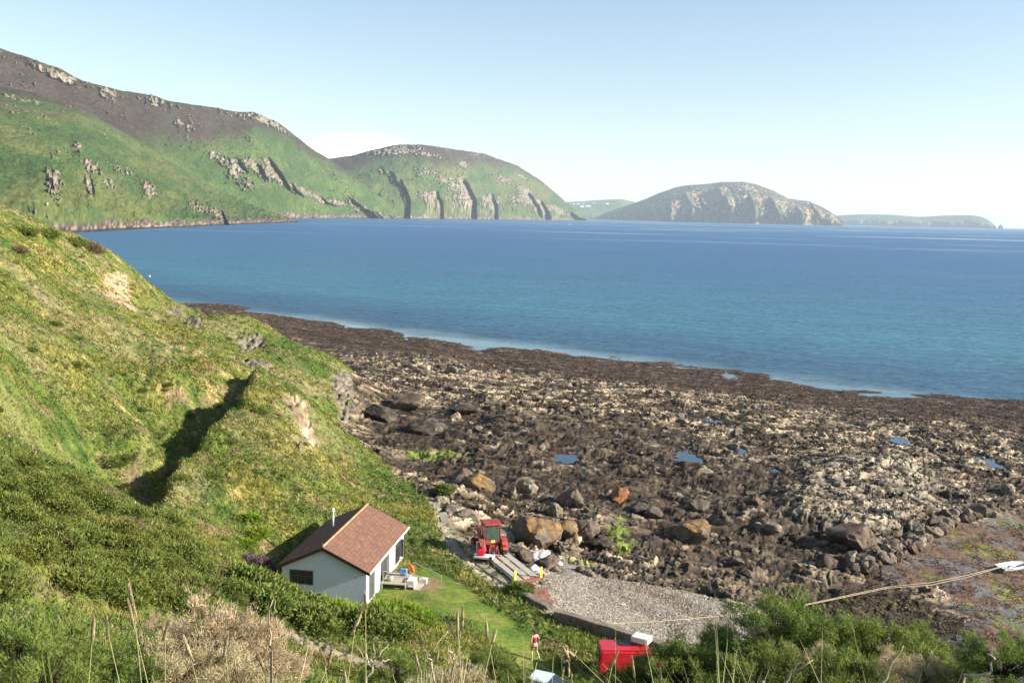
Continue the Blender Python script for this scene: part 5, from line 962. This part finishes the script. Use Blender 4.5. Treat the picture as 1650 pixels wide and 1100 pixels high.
def bush_mesh(name, seed, R_, H_, ntips, nsp, ls, ws, c_leaf, c_tip, c_in, clump=.16, lump=.25, spread=.9, bare=0, group=0):
    """shrub: clumps of pointed leaves at branch tips over an uneven dome, darker twigs inside"""
    r = np.random.default_rng(seed); n = ntips
    ph = r.uniform(0, 6.283, n); ct = r.uniform(0, 1, n)**.8; st = np.sqrt(1-ct**2*.98); d = np.stack([st*np.cos(ph), st*np.sin(ph), ct], -1)
    rr = 1+lump*fbm(d[:, 0]*2.2+seed, d[:, 1]*2.2+d[:, 2]*1.7, seed, 3)*2; inner = r.random(n) < .25; rr = np.where(inner, rr*r.uniform(.55, .85, n), rr)
    T = d*rr[:, None]*[R_, R_, H_]
    if group:       # sprays: several tips share one branch end
        k_ = np.arange(n)//group*group; T = T[k_]*(1+r.normal(0, .05, (n, 1)))+r.normal(0, .085, (n, 3)); d = d[k_]
    out = d*[1, 1, .8]+[0, 0, .45]; out /= np.linalg.norm(out, axis=1)[:, None]
    tone = r.random(n)[:, None]; cl = np.asarray(c_leaf)*(.65+.7*tone); 
    P = np.repeat(T, nsp, 0)+r.normal(0, clump, (n*nsp, 3))*[1, 1, .9]; o_ = np.repeat(out, nsp, 0)+r.normal(0, .55, (n*nsp, 3)); o_ /= np.linalg.norm(o_, axis=1)[:, None]
    side = np.cross(o_, r.normal(0, 1, (n*nsp, 3))); side /= np.linalg.norm(side, axis=1)[:, None]+1e-6
    l = ls*(.6+.8*r.random((n*nsp, 1))); w = ws*(.6+.8*r.random((n*nsp, 1)))
    a = P-side*w; b_ = P+side*w; c = P+o_*l; V1 = np.stack([a, b_, c], 1).reshape(-1, 3); cc = np.repeat(cl, nsp, 0)*(.8+.4*r.random((n*nsp, 1))); ctip = cc*.35+np.asarray(c_tip)*.65*(.7+.6*r.random((n*nsp, 1)))
    C1 = np.stack([cc, cc, ctip], 1).reshape(-1, 3); F1 = np.arange(len(V1)).reshape(-1, 3)
    # twigs from the root to each tip
    root = np.zeros((n, 3))+r.normal(0, .06, (n, 3))*[R_, R_, 0]; mid = T*.5+[0, 0, .12*H_]; sd_ = np.cross(T+1e-3, r.normal(0, 1, (n, 3))); sd_ /= np.linalg.norm(sd_, axis=1)[:, None]; tw = ws*.9+bare
    V2 = np.stack([root-sd_*tw, root+sd_*tw, mid+sd_*tw*.8, mid-sd_*tw*.8, T+out*ls*.5], 1).reshape(-1, 3); F2 = (np.array([(0,1,2),(0,2,3),(3,2,4)])[None]+5*np.arange(n)[:, None, None]).reshape(-1, 3)
    return (V1, F1, np.clip(C1, 0, .9)), (V2, F2, np.zeros((len(V2), 3))+np.asarray(c_in))
M_twig = colmat('twigs', .9, ((5., .3),), 0, spec=.1)
def bush_proto(name, *a, foliage='foliage', stem='stem', **k):
    A, B = bush_mesh(name, *a, **k)
    ma = npmesh(foliage, *A[:2], M_leaf, A[2], smooth=False); mb = npmesh(stem, *B[:2], M_twig, B[2], smooth=False)
    for o in (ma, mb): COL.objects.unlink(o)
    return name, ma, mb
def plant(proto, loc, s, rz, label, cat, group, sz=1.0):
    nm, ma, mb = proto; e = empty(nm, loc, rz, label, cat, group); e.scale = (s, s, s*sz)
    for q in (ma, mb): c = q.copy(); COL.objects.link(c); c.parent = e
    return e
gorse_far = [bush_proto('gorse_bush', 70+i, 1., .75, 150, 14, .16, .035, [.105, .140, .026], [.33, .35, .08], [.03, .03, .015], clump=.10) for i in range(3)]
gorse_brown = [bush_proto('gorse_bush', 74, 1., .6, 130, 12, .14, .03, [.16, .11, .06], [.30, .22, .13], [.05, .035, .02], clump=.10)]
shrub_y = [bush_proto('leafy_shrub', 77+i, 1., .8, 110, 12, .45, .035, [.14, .22, .02], [.36, .45, .05], [.04, .06, .01], clump=.07, lump=.15) for i in range(2)]
shrub_g = [bush_proto('leafy_shrub', 80+i, 1., .8, 170, 14, .17, .05, [.105, .148, .030], [.30, .34, .08], [.03, .04, .015], clump=.11) for i in range(3)]
hill_bush = [bush_proto('gorse_bush', 87+i, 1., .5, 90, 12, .16, .04, [.10, .135, .022], [.26, .26, .06], [.04, .05, .02], clump=.16, lump=.45) for i in range(2)]
heather = [bush_proto('heather_clump', 84, 1., .5, 140, 12, .14, .03, [.13, .08, .10], [.24, .17, .20], [.04, .03, .03], clump=.1)]
gorse_near = [bush_proto('gorse_bush', 90+i, 1., .85, 420, 40, .085, .0075, [.10, .145, .024], [.44, .50, .13], [.05, .035, .02], clump=.05, lump=.30, group=9) for i in range(3)]  # leaf tips brightened in colour for a sunlit look
gorse_dead = [bush_proto('dead_gorse', 95+i, 1., .85, 300, 34, .085, .0065, [.42, .33, .19], [.74, .62, .42], [.16, .10, .06], clump=.05, lump=.35, bare=.003, group=8) for i in range(2)]
# scrub over the near shoulder
k = 0
while k < 95:
    a = random.uniform(-20, 440); b_ = random.uniform(735, 985)
    if b_ < 720+.55*a*.95 or (a < 170 and random.random() < .45): continue
    X_, Y_, g_ = on_px(a, b_)
    if Y_ > 66: continue
    s = random.uniform(.35, .95); br_ = random.random() < .15; plant(gorse_brown[0] if br_ else random.choice(gorse_far), (X_, Y_, g_-.1*s), s, random.uniform(0, 6.3), where(a, b_, '%s %s gorse bush' % (SZ(s, .55, .78), 'brownish' if br_ else 'dark green')), 'bush', 'gorse bushes on the near slope'); k += 1
# scattered on the hillside, the spur and the headland
for k in range(48):
    a = random.uniform(-10, 520); b_ = random.uniform(370, 800); X_, Y_, g_ = on_px(a, b_)
    if sdist(np.array([X_]), np.array([Y_]), LAND)[0] < 2 or Y_ < 62 or Y_ > 230 or np.hypot(X_+11, Y_-64.5) < 9: continue
    s = random.uniform(.35, .85); br_ = random.random() < .25; plant(gorse_brown[0] if br_ else random.choice(shrub_g+hill_bush), (X_, Y_, g_-.2*s), s, random.uniform(0, 6.3), where(a, b_, '%s %s hillside gorse' % (SZ(s, .5, .7), 'brownish' if br_ else 'green')), 'bush', 'gorse bushes on the far hillside', .8)
for (a, b_, s, br_, lb) in [(40, 375, 1.6, 0, 'dark gorse bush on the skyline at the photo edge'), (75, 378, 1.6, 0, 'dark gorse bush on the skyline of the headland'), (120, 392, 1.7, 0, 'dark gorse bush at the top of the headland drop'), (142, 398, 2.0, 1, 'reddish brown gorse bush overhanging the headland edge'), (150, 402, 1.6, 1, 'second reddish brown bush below the overhanging one'), (28, 402, 1.3, 1, 'brownish bush under the skyline gorse'), (265, 838, .9, 0, 'dark bush at the lower end of the shadowed gully'), (290, 770, .7, 0, 'bush on the spur crest above the gully shadow'), (318, 720, .7, 0, 'bush halfway up the spur crest'), (350, 690, .6, 0, 'bush near the top of the spur crest')]:
    X_, Y_, g_ = on_px(a, b_+3); plant(gorse_brown[0] if br_ else random.choice(gorse_far), (X_, Y_, g_-.3), s, random.uniform(0, 6), lb, 'bush', None)
# planting below the cottage
SH = [(418, 950, 1.2, 'g'), (455, 968, 1.1, 'g'), (492, 985, 1.1, 'g'), (530, 1002, 1.1, 'g'), (478, 1000, 1.2, 'g'), (560, 1005, 1.1, 'g'), (448, 948, .7, 'y'), (515, 978, .8, 'y'), (545, 985, .8, 'y'), (575, 992, .8, 'y'), (615, 990, .9, 'y'), (640, 982, .9, 'y'), (660, 990, .9, 'y'), (425, 975, 1.2, 'g'), (590, 1010, 1.2, 'g'), (625, 1015, 1.1, 'g'), (505, 1010, 1.2, 'g'), (392, 940, 1.2, 'g'), (680, 1000, .8, 'y'), (620, 968, .65, 'b')]
W1 = ['dark leafy shrub', 'dense green shrub', 'tall mid-green shrub', 'spreading green shrub']; nd = 0
POSN = ['at the top of the bank, nearest the hill', 'below the gable window', 'below the middle of the gable wall', 'below the roughcast corner of the cottage', 'lowest under the gable window', 'at the foot of the cottage corner', 'against the left end of the gable', 'leaning on the middle of the gable', 'leaning on the right half of the gable', 'at the sunlit corner of the cottage', 'in front of the sunlit cottage wall', 'beside the first one in front of the sunlit wall', 'at the lawn edge below the steps', 'on the bank left of the window shrubs', 'above the footpath below the cottage corner', 'above the footpath, nearer the lawn', 'above the footpath, nearer the hill', 'highest up the bank behind the cottage', 'at the end of the bright row on the lawn', 'under the wooden landing']
for (a, b_, s, k_), ps in zip(SH, POSN):
    X_, Y_, g_ = on_px(a, b_+8)
    pr = random.choice(shrub_g) if k_ == 'g' else (random.choice(shrub_y) if k_ == 'y' else gorse_brown[0])
    plant(pr, (X_, Y_, g_-.1), s, random.uniform(0, 6.3), {'g': 'dense green shrub ', 'y': 'bright yellow-green strap-leaved clump ', 'b': 'reddish brown dry shrub '}[k_]+ps, 'shrub', 'shrubs on the bank below the cottage')
for (a, b_, s, nm) in [(405, 905, 1.1, 'purple-brown heather clump on the bank left of the cottage gable'), (420, 915, 1.0, 'lower purple-brown heather clump by the cottage gable')]:
    X_, Y_, g_ = on_px(a, b_+4); plant(heather[0], (X_, Y_, g_-.1), s, 1., nm, 'heather', None)
for (a, b_, s, nm) in [(400, 838, .8, 'upper'), (412, 865, .9, 'middle'), (395, 880, .7, 'lower')]:
    X_, Y_, g_ = on_px(a, b_); plant(random.choice(shrub_y), (X_, Y_, g_-.1), s, random.uniform(0, 6), nm+' bright bracken clump on the slope left of the cottage roof', 'fern', None, .7)
for (a, b_, s, lb) in [(833, 955, .9, 'round green bush at the tail of the trailer'), (818, 925, .6, 'small green bush beside the concrete ledge'), (715, 790, .8, 'green bush where the grass path meets the rocks'), (928, 1000, .4, 'weed tuft growing on the shingle behind the sea wall')]:
    X_, Y_, g_ = on_px(a, b_+4); plant(random.choice(shrub_g), (X_, Y_, g_-.05), s, 1.3, lb, 'bush', None)
print('shrubs', time.time()-T0)

# foreground growth on the edge of the viewpoint
def fg(proto, px_, py_, d_, rpx, label, cat='bush', group=None, sz=1.0):
    p = ad(px_, py_, d_); s = rpx/1604*math.sqrt(d_*d_+(CZ-p[2])**2); g_ = gz(p[0], p[1]); base = p[2]-s*.35*sz
    zb = base if base-g_ < .5 else base; o = plant(proto, (p[0], p[1], zb), s, random.uniform(0, 6.3), label, cat, group, sz)
    if base-g_ > .15:      # carry the crown on stems down to the turf
        m = MB()
        for q in range(7):
            a = random.uniform(0, 6.28); rr = random.uniform(.1, .5); m.path([(rr*.3*math.cos(a), rr*.3*math.sin(a), (g_-zb)/s-.1), (rr*.6*math.cos(a), rr*.6*math.sin(a), (g_-zb)/s*.45), (rr*math.cos(a), rr*math.sin(a), .25)], [.03, .024, .015], 5)
        m.build('stem', M_dkwood, o, True)
    return o
FG = [(1108, 1082, 11, 62, 'n', 'gorse bush at the left end of the tall hedge below the shingle'), (1185, 1064, 11.5, 70, 'n', 'gorse bush second along the tall hedge, with a rounded top'), (1258, 1028, 11.5, 82, 'n', 'tallest gorse bush of the hedge, its top standing against the beach'), (1338, 1046, 11.5, 78, 'n', 'gorse bush right of the tallest one'), (1415, 1064, 11.5, 74, 'n', 'gorse bush in the middle of the sunny hedge'), (1485, 1082, 11.5, 66, 'n', 'gorse bush at the right end of the hedge above the tidal flat'), (1250, 1108, 9.5, 80, 'n', 'low gorse bush in front of the tallest one'), (1370, 1118, 9.5, 80, 'n', 'low gorse bush in front of the hedge middle'), (1475, 1024, 15, 26, 'n', 'small gorse bush poking up beyond the hedge'), (1620, 1072, 9, 58, 'n', 'dark gorse bush in the bottom corner by the tidal flat'), (1540, 1118, 9, 50, 'n', 'low gorse between the hedge and the corner bush'), (1050, 1094, 11, 50, 'n', 'dark gorse bush below the red van'), (985, 1105, 11, 40, 'n', 'low gorse sprig in front of the red van'),
      (1300, 1072, 10, 45, 'd', 'brown dead patch in the gorse below the tallest bush'), (1440, 1080, 9.8, 42, 'd', 'brown dead patch in the gorse near the hedge end'), (1225, 1022, 11.2, 20, 'd', 'small dead sprig at the left shoulder of the tallest gorse'), (1500, 1092, 9, 40, 'd', 'dead gorse patch before the gap to the corner bush'),
      (25, 1075, 6.5, 85, 'n', 'gorse bush filling the bottom corner below the scrub slope'), (110, 1060, 7, 70, 'n', 'gorse bush beside the corner one, tipped with brown'), (190, 1090, 6.2, 75, 'n', 'gorse bush under the tall seed heads'), (60, 1110, 5.5, 80, 'n', 'lowest gorse bush at the picture edge'), (330, 1035, 7.5, 88, 'd', 'large dead gorse bush with bleached pinkish twigs'), (415, 1070, 7.2, 75, 'd', 'dead gorse bush leaning toward the footpath'), (275, 1090, 6.2, 75, 'd', 'dead gorse bush between the green gorse and the large dead one'), (385, 1110, 6, 75, 'd', 'lowest dead gorse bush above the picture edge'), (250, 1015, 8.5, 28, 'd', 'small dead gorse sprig left of the large dead bush'),
      (635, 1085, 9, 42, 'n', 'green bush behind the bare forked twigs'), (795, 1078, 9.5, 45, 'n', 'green bush in front of the lawn slope'), (838, 1112, 9.5, 36, 'n', 'green bush hiding the pale blue car tail'), (730, 1110, 7, 60, 'd', 'dry brown bush under the bleached stalks'), (940, 1122, 9, 30, 'n', 'low green bush hiding the pale blue car nose')]
for (a, b_, d_, r_, k_, lb) in FG:
    fg(random.choice(gorse_near if k_ == 'n' else gorse_dead), a, b_, d_, r_, lb, 'bush', 'gorse hedge at the cliff top' if k_ == 'n' else 'dead gorse at the cliff top')
M_straw = plain('straw', (.44, .34, .19), .8, var=.2, vscale=8); M_stalk = plain('green_stalk', (.30, .29, .11), .8, var=.2); M_bleach = plain('bleached_wood', (.34, .27, .18), .85, var=.25, vscale=8)
def stalk(xb, yt, xt, d_, head, label, col=None):
    """one grass stalk: base below the frame, tip at (xt, yt)"""
    tip = Vector(ad(xt, yt, d_)); bx = ad(xb, 1160, d_*.97); g_ = min(gz(bx[0], bx[1]), bx[2]); base = Vector((bx[0]+random.uniform(-.14, .14), bx[1], g_)); o = empty('grass_stalk', base, 0, label, 'grass stalk', 'seeding grass stalks at the cliff top')
    v = tip-base; side = Vector((random.uniform(-.10, .10), random.uniform(-.03, .03), 0)); P = [v*u+side*math.sin(u*3.1) for u in (0, .25, .5, .75, .985)]; L_ = v.length
    MB().path(P, [.0028, .0025, .0022, .0018, .0013], 5).build('stem', col or M_stalk, o, True)
    if head:
        d = (P[-1]-P[-2]).normalized(); d = (d+Vector((random.uniform(-.35, .35), random.uniform(-.2, .2), random.uniform(-.15, .1)))).normalized(); hl_ = head*random.uniform(.55, .95); hw = random.uniform(.003, .0055); P[-1] = P[-2]+(P[-1]-P[-2]); P[-1] = P[-1]+d*hl_*.5; m = bmesh.new(); q = d.to_track_quat('Z', 'Y')
        for k in range(int(70)):
            u = k/70; rr = hw*(.35+.65*math.sin(math.pi*(.10+.86*u)))*random.uniform(.6, 1.25); a = k*2.4; c0 = P[-1]-d*hl_*(1-u); o1 = q @ Vector((math.cos(a), math.sin(a), 0)); s1 = q @ Vector((-math.sin(a), math.cos(a), 0))
            f = [m.verts.new(c0+o1*rr*.2-s1*.005), m.verts.new(c0+o1*rr*.2+s1*.005), m.verts.new(c0+o1*rr+d*.022+s1*.003), m.verts.new(c0+o1*rr*.9+d*.024-s1*.003)]; m.faces.new(f)
            f = [m.verts.new(c0+o1*rr*.9), m.verts.new(c0+o1*rr+d*.012+s1*.004), m.verts.new(c0+o1*rr*1.1+d*.03)]; m.faces.new(f)
        me = bpy.data.meshes.new('seed_head'); m.to_mesh(me); m.free(); me.materials.append(M_straw); h = bpy.data.objects.new('seed_head', me); COL.objects.link(h); h.parent = o
    return o
ST = [(150, 965, 212, 3.2, .13, 'leaning grass stalk whose thick head floats highest over the dark scrub'), (165, 985, 208, 3.4, .14, 'grass stalk with a long head just under the highest leaning one'), (120, 1012, 150, 3.4, .10, 'grass stalk with a short head left of the tall leaning pair'), (165, 1008, 170, 3.6, .10, 'upright grass stalk at the left of the dead gorse'), (258, 1010, 265, 3.3, .10, 'dark-stemmed grass stalk standing before the small dead sprig'), (300, 1040, 300, 3.3, .09, 'grass stalk in front of the large dead bush, left one'), (372, 1038, 360, 3.4, .1, 'grass stalk in front of the large dead bush, right one'), (412, 1062, 420, 3.4, .1, 'short pale stalk at the foot of the dead bushes'), (498, 1052, 520, 3.4, .09, 'drooping oat-like stalk by the footpath'), (508, 1056, 536, 3.4, .08, 'second oat-like stalk by the footpath'),
      (560, 1000, 574, 3.6, .12, 'tall pale stalk left of the tallest one before the cottage bank'), (582, 962, 590, 3.5, .06, 'tallest thin stalk rising to the cottage wall'), (500, 1030, 501, 3.5, .0, 'bare thin stalk standing on the footpath'), (725, 1000, 736, 3.7, .10, 'stalk with a narrow head above the lawn'), (752, 994, 747, 3.7, .11, 'upright stalk with a long narrow head above the lawn'), (715, 1010, 727, 3.7, .08, 'short curved stalk beside the upright lawn one'), (760, 1012, 782, 3.8, .09, 'stalk bending over the lawn'), (770, 1022, 797, 3.8, .06, 'small hooked stalk over the lawn'), (700, 1055, 706, 3.7, .07, 'low stalk among bleached twigs'), (670, 1062, 672, 3.7, .08, 'low dry stalk at the bottom'), (905, 1045, 892, 3.9, .05, 'stalk with a plump head in front of the blue car'), (915, 1048, 911, 3.9, .06, 'stalk hiding the dark-shirted person'), (985, 1060, 991, 3.9, .07, 'stalk in front of the red van door'), (1020, 1070, 1018, 3.9, .09, 'stalk in front of the red van middle'), (1035, 1020, 1035, 4.0, .0, 'thin stalk crossing the shingle edge'), (560, 1100, 556, 3.6, .1, 'low stalk near the path bottom'), (850, 1060, 868, 3.9, .0, 'thin green stalk before the blue windscreen'), (1075, 1090, 1062, 3.9, .08, 'low stalk below the dark hedge')]
for (xb, yt, xt, d_, hd, lb) in ST: stalk(xb, yt, xt, d_, hd, lb, M_straw if hd == 0 else None)
# plain dry stems massed along the bottom
def clump(name, px_, py_, d_, n, hpx, spread, wpx, cols, label, cat, straight=.25):
    p = ad(px_, 1150, d_); g_ = min(gz(p[0], p[1]), p[2]); r = np.random.default_rng(int(px_)); k = 1/1604*d_*1.15
    V_, F_, C_ = [], [], []; drop = p[2]-g_
    for i in range(n):
        a = r.uniform(0, 6.28); rt = r.uniform(0, spread*.25)*k; h = (hpx*r.uniform(.45, 1)+40)*k+drop; le = r.normal(0, straight)*h; le2 = r.normal(0, straight*.5)*h; w = wpx*k*.5
        b0 = np.array([rt*math.cos(a), rt*math.sin(a), 0]); prev = None; c = np.array(cols[r.integers(len(cols))])*r.uniform(.7, 1.25); ph = r.uniform(0, 3.14)
        for j in range(6):
            u = j/5; q = b0+np.array([le*u*u, le2*u*u, h*u*(1-.12*u*abs(le)/h*3)]); ww = w*(1-u*.93); s_ = np.array([math.cos(ph), math.sin(ph), 0])*ww
            V_ += [q-s_, q+s_]; C_ += [c*(.8+.4*u)]*2
            if j: m_ = len(V_); F_.append((m_-4, m_-3, m_-1, m_-2))
    o = npmesh(name, V_, F_, M_leaf, np.clip(np.array(C_), 0, .9), smooth=False); o.location = (p[0], p[1], g_); return tag(o, label, cat)
clump('grass_clump', 1170, 1100, 4.2, 46, 105, 90, 5, [[.22, .28, .08], [.42, .36, .20], [.30, .33, .12]], 'tall clump of long arching grass blades in front of the gorse hedge', 'grass', .38)
clump('grass_clump', 1330, 1110, 3.6, 34, 35, 260, 4, [[.42, .36, .2], [.5, .42, .26]], 'dry flattened grass blades crossing the bottom below the hedge middle', 'grass', .7)
clump('grass_clump', 700, 1110, 3.4, 60, 42, 230, 6, [[.66, .53, .34], [.55, .43, .26]], 'thicket of thick bleached stems along the bottom under the lawn', 'grass', .12)
clump('grass_clump', 120, 1120, 3.0, 26, 40, 160, 4, [[.12, .25, .05], [.2, .3, .06]], 'thin green grass blades in the bottom corner before the gorse', 'grass', .2)
clump('grass_clump', 470, 1115, 3.2, 30, 30, 140, 4, [[.15, .3, .05], [.42, .36, .2]], 'mixed green and straw grass at the bottom below the footpath', 'grass', .25)
clump('grass_clump', 960, 1120, 3.6, 22, 45, 160, 4, [[.2, .25, .06], [.42, .36, .2]], 'sparse grass blades at the bottom in front of the red van', 'grass', .3)
clump('grass_clump', 1480, 1125, 3.6, 22, 40, 200, 4, [[.42, .36, .2], [.2, .25, .06]], 'sparse straw blades at the bottom below the tidal flat', 'grass', .4)
clump('grass_clump', 860, 1115, 3.6, 22, 30, 130, 5, [[.45, .36, .22], [.2, .25, .06]], 'dry stems at the bottom in front of the blue car', 'grass', .3)
def crook(P, k=.012):
    Q = [P[0]]
    for a, b_ in zip(P[:-1], P[1:]):
        for u in (.33, .66): Q.append(a.lerp(b_, u)+Vector((random.uniform(-k, k), random.uniform(-k, k), random.uniform(-k, k))))
        Q.append(b_)
    return Q
def twig(pts, label, r0=.011, d_=4.):
    r0 = min(r0, .006)
    P = [Vector(ad(a, b_, d_)) for (a, b_) in pts[0]]; g_ = gz(P[0].x, P[0].y); base = Vector((P[0].x, P[0].y, min(g_, P[0].z))); o = empty('bare_branch', base, 0, label, 'branch')
    P = crook(P); MB().path([Vector((0, 0, 0))]+[q-base for q in P], [r0*1.2]+[r0*(1-.6*i/len(P))*random.uniform(.85, 1.15) for i in range(len(P))], 6).build('stem', M_bleach, o, True)
    for br_ in pts[1:]:
        Q = crook([Vector(ad(a, b_, d_+random.uniform(-.05, .05)))-base for (a, b_) in br_], .008); MB().path(Q, [r0*.6*(1-.7*i/len(Q)) for i in range(len(Q))], 5).build('side_branch', M_bleach, o, True)
    return o
twig([[(590, 1100), (600, 1070), (602, 1058)], [(602, 1062), (612, 1055), (626, 1037)], [(600, 1066), (585, 1058), (572, 1037)], [(602, 1058), (602, 1035)], [(598, 1075), (618, 1062), (632, 1063)], [(600, 1075), (590, 1050), (588, 1030)]], 'bare forked branch standing over the footpath')
twig([[(700, 1100), (695, 1065), (692, 1050)], [(692, 1052), (705, 1035), (722, 1015)], [(693, 1055), (682, 1042), (672, 1036)], [(695, 1065), (688, 1050)]], 'bare branch with a long arm pointing over the lawn')
twig([[(728, 1100), (730, 1060), (726, 1045)], [(728, 1052), (738, 1050)], [(729, 1060), (722, 1040)]], 'short bleached branch right of the long-armed one', .015)
twig([[(437, 1050), (434, 1010), (440, 965)], [(446, 1010), (446, 985), (440, 963)]], 'looped straw-coloured stem arching over the dead gorse', .009, 5.)
twig([[(1250, 1110), (1275, 1080), (1310, 1062)], [(1275, 1080), (1290, 1066)]], 'dry broken branch lying on the hedge', .012)
twig([[(1420, 1100), (1440, 1062), (1455, 1040)], [(1438, 1066), (1420, 1060)]], 'thin dry branch rising toward the tidal flat', .012)
twig([[(1555, 1085), (1595, 1083), (1603, 1060), (1590, 1052)]], 'bent dead branch in front of the dark corner bush', .012)
print('fg', time.time()-T0)

# ------------------------------------------------------------------ people
M_skin = plain('skin', (.55, .33, .23), .6, var=.05)
def skinmesh(name, verts, edges, mat, parent=None, sub=2, root=0):
    me = bpy.data.meshes.new(name); me.from_pydata([v[:3] for v in verts], edges, []); me.materials.append(mat); o = bpy.data.objects.new(name, me); COL.objects.link(o)
    bm = bmesh.new(); bm.from_mesh(me); ly = bm.verts.layers.skin.verify(); bm.verts.ensure_lookup_table()
    for i, v in enumerate(bm.verts): r = verts[i][3]; v[ly].radius = (r if hasattr(r, '__len__') else (r, r)); v[ly].use_root = (i == root)
    bm.to_mesh(me); bm.free(); o.modifiers.new('skin', 'SKIN').use_smooth_shade = True; s = o.modifiers.new('sub', 'SUBSURF'); s.levels = s.render_levels = sub
    if parent: o.parent = parent
    return o
def person(loc, rz, label, legs, arms, topc, shortc, hairc, h=1.7, lean=0.):
    o = empty('person', loc, rz, label, 'person'); V_ = []; E_ = []
    def v(x_, y_, z_, r): V_.append((x_*h/1.7, y_*h/1.7, z_*h/1.7, r)); return len(V_)-1
    def e(*ids): E_.extend(zip(ids[:-1], ids[1:]))
    pel = v(0, 0, .92, (.14, .10)); wa = v(0, .02, 1.08, (.115, .085)); ch = v(0, .03+lean*.5, 1.27, (.145, .10)); nk0 = v(0, .03+lean, 1.42, (.07, .06)); nk = v(0, .04+lean, 1.49, .05); hd0 = v(0, .06+lean, 1.56, (.062, .075)); hd1 = v(0, .06+lean, 1.64, (.072, .088)); hd2 = v(0, .05+lean, 1.69, (.05, .06)); e(pel, wa, ch, nk0, nk, hd0, hd1, hd2)
    nose = v(0, .155+lean, 1.60, .012); e(hd0, nose)
    for sx, (kx, ky, ax_2, ay) in zip((-1, 1), legs):
        hp = v(sx*.095, 0, .86, .092); kn = v(sx*.10+kx, ky, .48, .055); cf = v(sx*.10+(kx+ax_2)/2, (ky+ay)/2-.02, .34, .055); an = v(sx*.10+ax_2, ay, .09, .036); he = v(sx*.10+ax_2, ay-.04, .04, .035); to = v(sx*.11+ax_2, ay+.15, .03, .028); e(pel, hp, kn, cf, an, he); e(an, to)
    for sx, ((ex, ey, ez), (hx, hy, hz)) in zip((-1, 1), arms):
        s_ = v(sx*.185, .02+lean*.8, 1.38, .055); el = v(ex, ey, ez, .040); wr = v(hx, hy, hz, .026); e(nk0, s_, el, wr)
        d = Vector((hx-ex, hy-ey, hz-ez)).normalized(); sd_2 = d.cross(Vector((0, 1, .2))).normalized(); pm = v(*(Vector((hx, hy, hz))+d*.06), (.036, .018)); e(wr, pm)
        for f in range(4):
            b0 = Vector((hx, hy, hz))+d*(.09+.006*(1.5-abs(f-1.5)))+sd_2*(f-1.5)*.018; f1 = v(*b0, .0085); f2 = v(*(b0+d*(.035+.004*(f % 3))+Vector((0, .008, -.004))), .008); f3 = v(*(b0+d*(.06+.006*(f % 3))+Vector((0, .022, -.006))), .007); e(pm, f1, f2, f3)
        t1 = v(*(Vector((hx, hy, hz))+d*.04+sd_2*-.04), .010); t2 = v(*(Vector((hx, hy, hz))+d*.085+sd_2*-.055), .008); e(pm, t1, t2)
    skinmesh('body', V_, E_, M_skin, o, 2, pel)
    mt = plain('shirt', topc, .85, var=.12); ms_ = plain('shorts', shortc, .9, var=.12); mhc = plain('hair', hairc, .8, var=.2)
    k = h/1.7; T = [(0, .0, .96*k, (.150, .118)), (0, .02*k, 1.08*k, (.132, .103)), (0, (.03+lean*.5)*k, 1.25*k, (.158, .118)), (0, (.03+lean*.9)*k, 1.36*k, (.13, .095))]
    skinmesh('top', T, [(0, 1), (1, 2), (2, 3)], mt, o, 2)
    S_ = [(0, 0, .93*k, (.155, .12)), (-.10*k, 0, .84*k, .108), ((-.10+legs[0][0]*.75)*k, legs[0][1]*.75*k, .56*k, .088), (.10*k, 0, .84*k, .108), ((.10+legs[1][0]*.75)*k, legs[1][1]*.75*k, .56*k, .088)]
    skinmesh('shorts', S_, [(0, 1), (1, 2), (0, 3), (3, 4)], ms_, o, 2)
    skinmesh('hair', [(0, (.03+lean)*k, 1.66*k, (.080, .086)), (0, (.01+lean)*k, 1.73*k, (.055, .055)), (0, (-.03+lean)*k, 1.56*k, (.062, .045)), (0, (-.03+lean)*k, 1.47*k, (.045, .03))], [(1, 0), (0, 2), (2, 3)], mhc, o, 2)
    for sx in (-1, 1): MB().box((sx*.028*k, (.141+lean)*k, 1.625*k), (.02, .012, .010)).build('eye', M_dark, o)
    for sx, L_ in zip((-1, 1), legs): MB().box(((sx*.11+L_[2])*k, (L_[3]+.05)*k, .035), (.09, .26, .06), bev=.02).build('shoe', plain('shoe', (.5, .42, .3), .8), o)
    return o
p1 = az(861, 1063, 5.1); person((p1[0], p1[1], gz(p1[0], p1[1])+.0), rad(25), 'person in a magenta vest and khaki shorts striding across the lawn', ((-.03, .12, -.05, .02), (.05, .05, .10, -.22)), (((-.24, -.06, 1.12), (-.23, .05, .90)), ((.27, .02, 1.14), (.20, .22, 1.26))), (.36, .012, .09), (.30, .25, .14), (.10, .05, .03), 1.74)
p2 = az(912, 1090, 5.0); person((p2[0], p2[1], gz(p2[0], p2[1])), rad(-10), 'person in a dark green top with elbows out, standing beyond the blue car', ((-.03, .02, -.05, .0), (.03, .02, .05, .03)), (((-.34, .0, 1.20), (-.30, .12, .98)), ((.40, .03, 1.18), (.46, .12, 1.34))), (.02, .035, .02), (.05, .06, .04), (.35, .22, .09), 1.72)
print('done', time.time()-T0)
